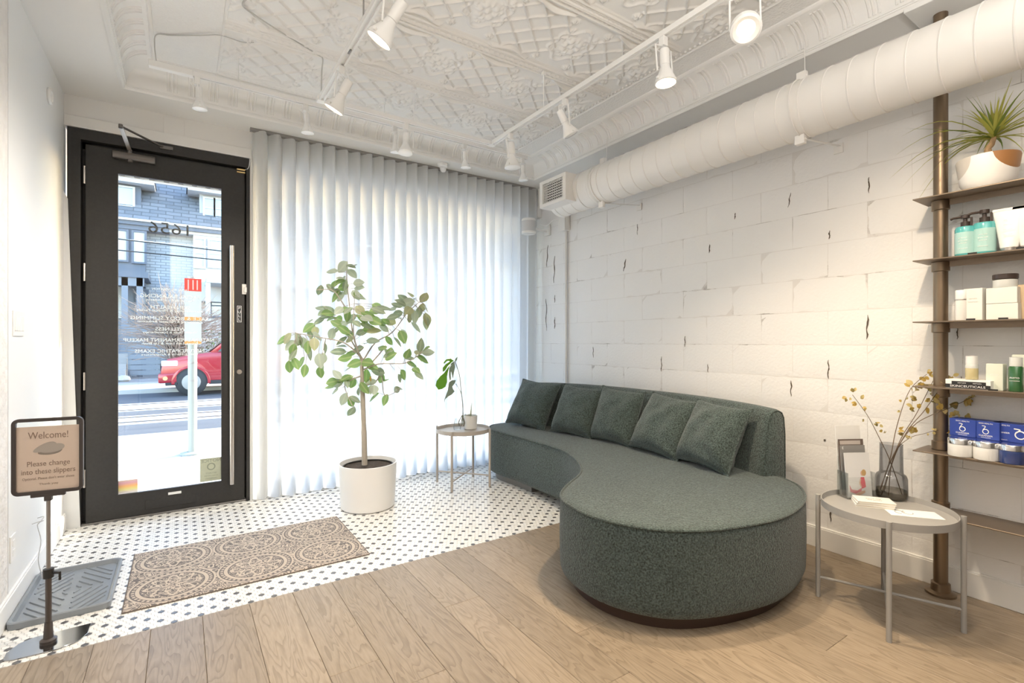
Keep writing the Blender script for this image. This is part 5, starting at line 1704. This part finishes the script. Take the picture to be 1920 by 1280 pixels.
t = brochure(.012, .010, .275, 'dark brochure with a pale portrait band behind the grey one', mat('brochure_brown', (.16, .12, .10), .5))
flat('printed_band', [(-.06, .248), (.05, .248), (.05, .268), (-.06, .268)], mat('printed_portrait', (.55, .49, .45), .6))
t = brochure(.027, .006, .345, 'tallest white brochure at the back of the acrylic holder', PAPER)
# booklets and card
bp_ = tpt(1636, 947)
KR = [mat('booklet_cover', (.82, .80, .77), .5), mat('booklet_pages', (.85, .80, .68), .7)]
for k in range(3):
    o = thing('booklet', ('bottom', 'middle', 'top')[k]+' of three small white booklets stacked on the near table', 'booklet', (bp_.x+.002*k, bp_.y-.002*k, TZ+.0003+.0092*k), R(-58)+R(2*k), 'three booklets on the near side table')
    part('pages', G().box(-.073, .073, -.048, .048, .0012, .0078), KR[1], o, smooth=False)
    part('cover', G().box(-.075, .075, -.05, .05, 0, .0012).box(-.075, .075, -.05, .05, .0078, .009).box(-.0765, -.075, -.05, .05, 0, .009), KR[0], o, smooth=False)
    if k == 2:
        obj('print', text_mesh('skin studio', .014, mat('tan_ink', (.45, .33, .24), .7)), o, (.0, .01, .0092), (0, 0, PI))
        obj('print', text_mesh('treatment guide', .009, bpy.data.materials['tan_ink']), o, (.0, -.012, .0092), (0, 0, PI))
cp = tpt(1712, 963)
o = thing('leaflet', 'white folded leaflet with grey line drawing lying on the near table', 'leaflet', (cp.x, cp.y, TZ+.0004), R(-52))
part('sheet', G().box(-.10, .10, -.052, .052, 0, .0012), PAPER, o, smooth=False)
g = G().tube([(-.05+.018*math.cos(2*PI*k/16), .002+.022*math.sin(2*PI*k/16), .0014) for k in range(13)], .0018, 5).tube([(-.02+.02*math.cos(2*PI*k/16+2), .004+.024*math.sin(2*PI*k/16+2), .0014) for k in range(12)], .0016, 5)
part('drawing', g, mat('grey_ink', (.38, .38, .38), .7), o)

# ================================================================== THE STREET OUTSIDE
GZ = -.02
ground = holder('ground')
def strip(name, y0, y1, m, z=GZ, x0=-30, x1=45):
    return part(name, G().box(x0, x1, y0, y1, z-.3, z), m, ground, smooth=False)
CONC = mat('pale_concrete', (.46, .44, .41), .85, vary=(1.5, .12), bump=(30, .2, .004))
ASPH = mat('asphalt', (.085, .09, .10), .85, vary=(2, .25), bump=(60, .3, .006))
TRKC = mat('track_concrete', (.40, .385, .36), .85, vary=(1, .15))
strip('sidewalk', YF+.13, 8.45, CONC)
for k in range(-8, 14):
    part('pavement_joint', G().box(k*1.5-.006, k*1.5+.006, 5.0, 8.3, GZ, GZ+.0008), mat('joint_grey', (.30, .29, .28), .9) if k == -8 else bpy.data.materials['joint_grey'], ground, smooth=False)
strip('road', 8.45, 16.3, ASPH, GZ-.10)
part('kerb', G().box(-30, 45, 8.30, 8.46, GZ-.3, GZ+.002), mat('kerb_concrete', (.44, .43, .41), .85), ground, smooth=False)
part('track_bed', G().box(-30, 45, 10.25, 11.45, GZ-.11, GZ-.094).box(-30, 45, 12.2, 13.7, GZ-.11, GZ-.094), TRKC, ground, smooth=False)
RAILM = mat('rail_steel', (.06, .06, .065), .3, .8)
for y in (10.55, 11.2, 12.4, 13.4):
    part('tram_rail', G().box(-30, 45, y-.03, y+.03, GZ-.11, GZ-.088), RAILM, ground, smooth=False)
part('kerb', G().box(-30, 45, 16.25, 16.42, GZ-.3, GZ+.0), bpy.data.materials['kerb_concrete'], ground, smooth=False)
strip('sidewalk', 16.42, 19.3, CONC)
strip('front_yard', 19.3, 60, mat('yard_paving', (.26, .26, .27), .9, vary=(3, .35)))

# awning over the shop front
aw = thing('awning', 'pale corrugated awning edge with small brackets outside above the door', 'awning', (0, 0, 0))
AWM = mat('awning_paint', (.66, .65, .63), .7)
part('awning_roof', G().box(-3, 5, YF+.22, 5.46, 2.90, 2.95), AWM, aw, smooth=False)
part('awning_fascia', G().box(-3, 5, 5.40, 5.46, 2.665, 2.95), AWM, aw, smooth=False)
for k in range(30):
    x = -2.0 + .105*k
    part('bracket', G().prism([(-.020, 0), (.020, 0), (.004, .05), (-.004, .05)], -.012, .012, Matrix.Translation((x, 5.385, 2.672)) @ Matrix.Rotation(PI/2, 4, 'X')), mat('bracket_dark', (.13, .12, .12), .7) if k == 0 else bpy.data.materials['bracket_dark'], aw, smooth=False)

# transit stop pole
pp_ = thing('stop_pole', 'white transit stop pole with red-topped sign on the sidewalk outside the door', 'sign pole', (.105, 6.68, GZ))
POLEM = mat('galvanised_pole', (.36, .37, .34), .5, .1)
part('pole', G().tube([(0,0,0), (0,0,2.0)], .045, 18), POLEM, pp_)
part('base_plate', G().lathe([(0, .001), (.12, .001), (.12, .02), (.05, .03)], 18, cap1=False), POLEM, pp_)
part('pole_band', G().lathe([(.046, .82), (.047, .825), (.046, .84)], 16, cap0=False, cap1=False), GREYMET, pp_)
part('pole_band', G().lathe([(.046, 1.02), (.047, 1.025), (.046, 1.04)], 16, cap0=False, cap1=False), GREYMET, pp_)
SGN = mat('sign_white', (.50, .50, .48), .5)
sgn = part('sign_board', G().box(-.08, .08, -.062, -.05, 1.235, 1.97), SGN, pp_, rot=(0,0,R(4)), smooth=False)
RED = mat('sign_red', (.62, .05, .03), .5); ORG = mat('sign_orange', (.80, .28, .08), .5)
g = G().box(-.0805, .0805, -.0635, -.05, 1.835, 1.975)
part('red_cap', g, RED, sgn, smooth=False)
for a in (-.045, 0., .04):
    part('red_cap_fold', G().box(a-.006, a+.006, -.0645, -.0635, 1.85, 1.96), mat('sign_pink', (.85, .40, .34), .5) if a == -.045 else bpy.data.materials['sign_pink'], sgn, smooth=False)
part('orange_band', G().box(-.08, .08, -.0632, -.062, 1.505, 1.545), ORG, sgn, smooth=False)
part('grey_band', G().box(-.08, .08, -.0632, -.062, 1.49, 1.503), GREYMET, sgn, smooth=False)
part('orange_band', G().box(-.08, .08, -.0632, -.062, 1.245, 1.275), ORG, sgn, smooth=False)

# overhead wires
for k, (za, zb, rr_, lab) in enumerate(((3.20, 3.14, .012, 'upper black overhead wire crossing the street'), (3.03, 2.99, .012, 'lower black overhead wire crossing the street'), (3.30, 3.30, .006, 'thin pale overhead cable above the black wires'))):
    g = G().tube([(-30, 12+.3*k, za+.35), (-1.04, 12+.3*k, za), (.725, 12+.3*k, zb), (30, 12+.3*k, zb+.3)], rr_, 6)
    o = part('overhead_wire', g, BLACKP if k < 2 else WHITEP); tag(o, lab, 'wire', None)

# houses
YH = 24.0
def hp(u, v, Y=YH): return at(u, v, Y=Y)
def brick_mat(name, c1, c2, mort, sc=1.0):
    m = mat(name, c1, .85)
    nt = m.node_tree
    tc = nt.nodes.new('ShaderNodeTexCoord'); mp = nt.nodes.new('ShaderNodeMapping'); mp.inputs['Rotation'].default_value = (PI/2, 0, 0)
    br = nt.nodes.new('ShaderNodeTexBrick')
    br.inputs['Color1'].default_value = (*c1, 1); br.inputs['Color2'].default_value = (*c2, 1); br.inputs['Mortar'].default_value = (*mort, 1)
    br.inputs['Scale'].default_value = 1
    br.inputs['Brick Width'].default_value = .34*sc; br.inputs['Row Height'].default_value = .11*sc; br.inputs['Mortar Size'].default_value = .012*sc
    nt.links.new(tc.outputs['Object'], mp.inputs[0]); nt.links.new(mp.outputs[0], br.inputs[0]); nt.links.new(br.outputs[0], principled(m).inputs['Base Color'])
    return m
GBR = brick_mat('grey_brick', (.29, .32, .36), (.36, .39, .43), (.17, .19, .22))
WBR = brick_mat('white_brick', (.52, .50, .49), (.57, .55, .54), (.42, .41, .41))
SHG = brick_mat('roof_shingle', (.11, .125, .15), (.17, .185, .21), (.075, .085, .10), 1.5)
BLU = mat('slate_blue_trim', (.10, .12, .16), .6)
CRM = mat('white_trim', (.52, .52, .52), .6)
GLZ = mat('far_window_glass', (.30, .36, .43), .06, spec=1.0, coat=1)
CURT = mat('far_window_blind', (.48, .50, .51), .7)
def window(root, u0, v0, u1, v1, Y, fm, sash=True, glass=None, fw=.07):
    a, b = at(u0, v0, Y=Y), at(u1, v1, Y=Y)
    x0, x1, z0, z1 = a.x, b.x, b.z, a.z
    z1 = a.z
    f = G()
    f.box(x0-fw, x0, Y-.06, Y+.03, z0-fw, z1+fw).box(x1, x1+fw, Y-.06, Y+.03, z0-fw, z1+fw).box(x0, x1, Y-.06, Y+.03, z1, z1+fw).box(x0, x1, Y-.08, Y+.03, z0-fw, z0)
    if sash: f.box(x0, x1, Y-.05, Y+.02, (z0+z1)/2-.025, (z0+z1)/2+.025)
    w = part('window', f, fm, root, smooth=False)
    part('pane', G().box(x0, x1, Y-.02, Y, z0, z1), glass or GLZ, w, smooth=False)
    return w
ha = thing('house', 'slate-blue and grey brick house with dark shingle roof across the street', 'house', (0, 0, GZ))
xb = hp(318, 430).x
xg = hp(274, 430).x
ze = hp(216, 416).z
part('brick_wall', G().box(xg, xb, YH, YH+5, 0, ze), GBR, ha, smooth=False)
part('bay_front', G().box(-8.5, xg, YH-.45, YH+5, 3.35, ze-.1), BLU, ha, smooth=False)
part('ground_wall', G().box(-8.5, xg, YH, YH+5, 0, 3.4), mat('slate_blue_wall', (.17, .20, .25), .7), ha, smooth=False)
window(ha, 200, 429, 237, 487, YH-.46, BLU, False, CURT)
window(ha, 251, 434, 271, 491, YH-.46, BLU, False, CURT)
window(ha, 150, 426, 186, 485, YH-.46, BLU, False, CURT)
def roof(root, x0, x1, z0, m):
    g = G()
    v_ = [(x0, YH-.5, z0), (x1, YH-.5, z0), (x1, YH+2.4, z0+3.6), (x0, YH+2.4, z0+3.6), (x1, YH+5, z0), (x0, YH+5, z0)]
    g.add(v_, [(0,1,2,3), (3,2,4,5), (0,3,5), (1,4,2), (0,5,4,1)])
    part('roof', g, m, root, smooth=False)
    part('eave_board', G().box(x0, x1, YH-.58, YH-.5, z0-.16, z0+.04), CRM if m is not SHG else BLU, root, smooth=False)
    part('gutter', G().box(x0, x1, YH-.66, YH-.58, z0-.02, z0+.06), CRM, root, smooth=False)
roof(ha, -9, xb, ze+.05, SHG)
part('frieze', G().box(-9, xb, YH-.5, YH, ze-.28, ze-.1), BLU, ha, smooth=False)
def dormer(root, u0, u1, v0, v1, oh0, oh1, ohv, fm, wins, Y, wallm, glass=None):
    d = obj('dormer', None, root, (0, 0, -GZ))
    a, b = at(u0, v0, Y=Y), at(u1, v1, Y=Y)
    part('dormer_wall', G().box(a.x, b.x, Y, Y+2.2, b.z-.4, a.z+.1), wallm, d, smooth=False)
    o0, o1 = at(oh0, ohv, Y=Y).x, at(oh1, ohv, Y=Y).x
    zc = at(oh0, ohv, Y=Y).z
    part('dormer_roof', G().box(o0, o1, Y-.45, Y+2.4, a.z+.06, a.z+.16), CRM, d, smooth=False)
    part('dormer_roof_top', G().prism([(o0-.05, a.z+.16), (o1+.05, a.z+.16), ((o0+o1)/2+.3, a.z+.75), ((o0+o1)/2-.3, a.z+.75)], -Y-2.4, -Y+.45, Matrix.Rotation(PI/2, 4, 'X') ), SHG, d, smooth=False)
    for (wu0, wv0, wu1, wv1, sash) in wins: 
        window(d, wu0, wv0, wu1, wv1, Y-.02, fm, sash, glass)
    return d
dormer(ha, 176, 264, 340, 392, 160, 290, 345, CRM, [(190, 346, 249, 387, False)], YH+.1, BLU)
# porch of the blue house
zpr = hp(216, 514, YH-2).z
part('porch_roof', G().box(-8.5, hp(278, 515, YH-2).x, YH-2.0, YH, zpr-.05, zpr+.16), BLU, ha, smooth=False)
part('porch_fascia', G().box(-8.5, hp(270, 515, YH-2).x, YH-1.95, YH-1.85, zpr-.35, zpr-.05), mat('porch_grey', (.17, .19, .23), .7), ha, smooth=False)
for u in (234, 262, 180):
    x = hp(u, 600, YH-1.9).x
    part('porch_post', G().box(x-.09, x+.09, YH-1.95, YH-1.77, 0, zpr-.05), bpy.data.materials['porch_grey'], ha, smooth=False)
window(ha, 205, 529, 230, 592, YH-.02, CRM, True, CURT)
window(ha, 258, 545, 275, 595, YH-.02, BLU, True)
part('porch_rail', G().box(-8.5, hp(250, 600, YH-1.9).x, YH-1.9, YH-1.8, .55, 1.3), bpy.data.materials['porch_grey'], ha, smooth=False)
for k in range(5):
    part('porch_step', G().box(hp(205, 640, YH-2.2).x, hp(240, 640, YH-2.2).x, YH-2.0-.28*(5-k), YH-1.9, .17*k, .17*(k+1)), mat('step_brick', (.34, .33, .33), .9) if k == 0 else bpy.data.materials['step_brick'], ha, smooth=False)
hb_ = thing('house', 'white brick house with pale trim across the street at right of door glass', 'house', (0, 0, GZ))
xr = 6.0
part('brick_wall', G().box(xb, xr, YH+.05, YH+5, 0, ze), WBR, hb_, smooth=False)
roof(hb_, xb, xr, ze+.03, SHG)
part('frieze', G().box(xb, xr, YH-.45, YH+.05, ze-.24, ze-.06), CRM, hb_, smooth=False)
part('bay_front', G().box(hp(362, 450).x, hp(362, 450).x+3.2, YH-.4, YH+.05, 2.9, ze-.2), CRM, hb_, smooth=False)
for q in ((366, 447, 382, 500), (393, 450, 418, 500), (428, 452, 444, 504)): window(hb_, *q, YH-.41, CRM, True, CURT if q[0] == 366 else GLZ)
part('porch_roof', G().box(hp(387, 515, YH-2).x, xr, YH-2.0, YH, zpr-.08, zpr+.10), CRM, hb_, smooth=False)
for u in (390, 450):
    x = hp(u, 600, YH-1.9).x
    part('porch_post', G().box(x-.08, x+.08, YH-1.95, YH-1.8, 0, zpr-.08), CRM, hb_, smooth=False)
dormer(hb_, 374, 450, 366, 414, 352, 470, 360, CRM, [(384, 372, 400, 408, True), (404, 374, 424, 410, True)], YH+.1, mat('pale_dormer_wall', (.42, .44, .48), .7))
window(hb_, 397, 552, 418, 592, YH+.03, BLU, True)
part('front_door', G().box(hp(425, 600).x, hp(450, 600).x, YH, YH+.06, .3, 2.5), mat('far_door', (.12, .10, .10), .5), hb_, smooth=False)
for k, (xa, xc, wm, lab, cur_) in enumerate(((6.3, 12.5, brick_mat('red_brick', (.36, .17, .12), (.42, .21, .15), (.5, .46, .42)), 'red brick house right of the white house across the street', 0), (12.8, 20.5, brick_mat('buff_brick', (.52, .44, .34), (.57, .49, .38), (.5, .48, .44)), 'buff brick house farthest right across the street', 1), (-17, -9.2, brick_mat('brown_brick', (.30, .20, .15), (.35, .24, .18), (.45, .42, .38)), 'brown brick house left of the slate-blue house across the street', 0))):
    h_ = thing('house', lab, 'house', (0, 0, GZ))
    part('brick_wall', G().box(xa, xc, YH, YH+5, 0, ze), wm, h_, smooth=False)
    roof(h_, xa-.1, xc+.1, ze, SHG)
    for zc in (1.2, 3.9):
        for j in range(3):
            xw = xa + 1.0 + j*(xc-xa-2.0)/2
            f = G()
            f.box(xw-.55, xw-.47, YH-.06, YH+.03, zc-.08, zc+1.5).box(xw+.47, xw+.55, YH-.06, YH+.03, zc-.08, zc+1.5).box(xw-.47, xw+.47, YH-.06, YH+.03, zc+1.42, zc+1.5).box(xw-.47, xw+.47, YH-.08, YH+.03, zc-.08, zc).box(xw-.47, xw+.47, YH-.05, YH+.02, zc+.68, zc+.74)
            w_ = part('window', f, CRM, h_, smooth=False)
            part('pane', G().box(xw-.47, xw+.47, YH-.02, YH, zc, zc+1.42), GLZ, w_, smooth=False)
# slatted gate of the front yard
sg_ = thing('slat_fence', 'grey horizontal slat fence in the front yard of the slate-blue house', 'fence', (0, 0, GZ))
fa, fb = at(243, 615, Y=21.2), at(300, 690, Y=21.2)
SLM = mat('fence_grey', (.20, .225, .26), .7)
for k in range(9):
    z0 = .12 + k*.185
    part('slat', G().box(fa.x, fb.x, 21.17, 21.20, z0, z0+.155), SLM, sg_, smooth=False)
for x in (fa.x, fb.x):
    part('fence_post', G().box(x-.05, x+.05, 21.20, 21.29, 0, 1.85), SLM, sg_, smooth=False)
for k in range(3):
    x = at(208+13*k, 700, Y=20.4).x
    r_ = .10 + .05*((k*7) % 3)
    o = part('yard_stone', G().lathe([(r_*.6, 0), (r_, r_*.3), (r_*.8, r_*.8), (r_*.3, r_*1.0), (0, r_)], 7), mat('yard_stone', (.46, .45, .44), .9, vary=(6, .3)) if k == 0 else bpy.data.materials['yard_stone'], None, (x, 19.75+.15*((k*5) % 3), GZ), (0, 0, k))
    tag(o, ('leftmost', 'middle', 'rightmost')[k]+' of three rough grey garden stones in the yard across the street', 'stone', 'garden stones in the front yard')
# bare shrub
bs = thing('bare_shrub', 'large bare tan shrub with a dome of thin twigs across the street', 'shrub', (-.1, 18.9, GZ))
tw_ = random.Random(21)
SHR = mat('shrub_twig', (.26, .20, .165), .8, vary=(3, .3))
g = G()
for k in range(420):
    az = tw_.uniform(0, 2*PI); el = math.asin(tw_.uniform(.02, 1)**.7)
    L = tw_.uniform(1.5, 2.25)
    d = Vector((math.cos(az)*math.cos(el)*.95, math.sin(az)*math.cos(el)*.6, math.sin(el)))
    b0 = Vector((tw_.gauss(0, .12), tw_.gauss(0, .12), tw_.uniform(.1, 1.5)))
    mid = b0*.6 + d*L*.5 + Vector((tw_.gauss(0, .12), tw_.gauss(0, .1), .12))
    end = b0*.4 + d*L*1.05 + Vector((tw_.gauss(0, .15), tw_.gauss(0, .12), tw_.gauss(.05, .1)))
    c = catmull([b0, mid, end], 3)
    g.tube([Vector((p.x, p.y, max(.05, p.z+.5))) for p in c], [.011, .010, .009, .008, .007, .006, .004], 4)
    if k % 2 == 0:
        s = mid.lerp(end, .4); e2 = s + (d + Vector((tw_.gauss(0, .6), tw_.gauss(0, .4), tw_.gauss(0, .5)))).normalized()*.5
        g.tube([s + Vector((0,0,.5)), e2 + Vector((0,0,.5))], [.006, .004], 4)
o = part('twigs', g, SHR, bs); o['kind'] = 'stuff'
g = G()
for k in range(9):
    a = 2*PI*k/9
    g.tube([(0,0,0), (.12*math.cos(a), .12*math.sin(a), .5), (.35*math.cos(a), .3*math.sin(a), 1.3)], [.05, .035, .015], 6)
part('stems', g, SHR, bs)
hg = thing('evergreen_bush', 'small dark evergreen bush behind the red car across the street', 'bush', (1.15, 19.2, GZ))
g = G()
for k in range(700):
    p = Vector((tw_.gauss(0, .42), tw_.gauss(0, .3), abs(tw_.gauss(.75, .38))))
    d = Vector((tw_.gauss(0,1), tw_.gauss(0,1), tw_.gauss(0,1))).normalized(); e2 = d.orthogonal().normalized()
    g.add([p-d*.07, p+e2*.03, p+d*.07, p-e2*.03], [(0,1,2,3)])
o = part('foliage', g, mat('evergreen', (.06, .11, .05), .7), hg, smooth=False); o['kind'] = 'stuff'
part('stems', G().tube([(0,0,0), (.02,0,.7)], [.05,.02], 6), SHR, hg)

# red car parked at the far kerb
car = thing('red_car', 'red sport utility car parked at the far kerb, nose to the left', 'car', (-.43, 14.9, GZ-.10))
CRED = mat('car_red', (.34, .012, .025), .25, .2, coat=1)
CGL = mat('car_glass', (.10, .13, .14), .05, coat=1)
CBK = mat('car_black_trim', (.025, .025, .028), .6)
low = [(.03,.40),(.0,.58),(.03,.80),(.14,.93),(.55,1.02),(1.02,1.09),(4.30,1.12),(4.38,.9),(4.40,.6),(4.34,.38),(3.95,.30),(.30,.30)]
W = 1.78
Mx = Matrix.Rotation(PI/2, 4, 'X')      # (x, y)->(x, z), extruded along -Y
def side_prism(name, poly, y0, y1, m, bev=0, parent=car):
    g = G().prism(poly, -y1, -y0, Mx)
    return part(name, g, m, parent, bevel=bev, seg=2, fix=True)
side_prism('body', low, 0, W, CRED, .05)
cab = [(1.0,1.06),(1.62,1.62),(1.95,1.71),(3.5,1.69),(4.05,1.60),(4.30,1.08)]
side_prism('cabin', cab, .10, W-.10, CRED, .06)
for poly in ([(1.22,1.11),(1.68,1.57),(2.35,1.62),(2.35,1.11)], [(2.43,1.11),(2.43,1.62),(3.30,1.61),(3.42,1.11)], [(3.52,1.11),(3.42,1.60),(3.95,1.54),(4.12,1.11)]):
    side_prism('side_window', poly, .088, .104, CGL)
g = G(); a_ = [(1.04,.18,1.11),(1.04,W-.18,1.11),(1.60,W-.22,1.60),(1.60,.22,1.60)]
off_ = Vector((-.012, 0, .012)); g.add([Vector(p)+off_ for p in a_], [(0,1,2,3)]); g.add([Vector(p)+off_*.2 for p in a_], [(3,2,1,0)])
part('windscreen', g, CGL, car, smooth=False)
for x in (.64, 3.35):
    for y in (.10, W-.10):
        s = -1 if y < 1 else 1
        Mw = Matrix.Rotation(PI/2, 4, 'X')
        w_ = part('wheel', G().lathe([(.0, -.10), (.30, -.10), (.345, -.07), (.345, .07), (.30, .10), (0, .10)], 28, (x, y+.012*s, .345), Mw), CBK, car)
        part('hubcap', G().lathe([(0, .112), (.10, .112), (.20, .104), (.215, .09)], 20, (x, y+.012*s, .345), Mw if s < 0 else Matrix.Rotation(-PI/2, 4, 'X')), GREYMET, w_)
    arc = [(x+.42*math.cos(R(k)), .345+.42*math.sin(R(k))) for k in range(-6, 187, 12)] + [(x+.35*math.cos(R(k)), .345+.36*math.sin(R(k))) for k in range(186, -7, -12)]
    side_prism('wheel_arch', arc, -.03, .02, CRED, .01)
    side_prism('wheel_well', [(x+.37*math.cos(R(k)), .345+.38*math.sin(R(k))) for k in range(-8, 189, 14)], -.004, .02, CBK)
part('headlamp', G().box(.015, .36, -.012, .20, .76, .90), mat('headlamp_clear', (.75, .74, .70), .1, coat=1), car, bevel=.03, seg=2)
part('bumper', G().box(-.05, .34, -.02, W+.02, .34, .58), CRED, car, bevel=.05, seg=2)
part('fog_lamp', G().lathe([(0,0),(.05,0),(.05,.01)], 14, (.1, -.03, .46), Mx), mat('fog_amber', (.8, .45, .2), .2), car)
part('lower_trim', G().box(.10, .36, -.012, .05, .28, .36).box(1.02, 2.98, -.012, .05, .28, .38), CBK, car, bevel=.01)
part('wing_mirror', G().box(1.34, 1.48, -.17, .05, 1.06, 1.20), CRED, car, bevel=.03, seg=2)
part('grille', G().box(-.012, .04, .35, W-.35, .62, .82), CBK, car, bevel=.01)
part('door_handle', G().box(2.2, 2.38, -.02, .01, .97, 1.0), CRED, car, bevel=.005)
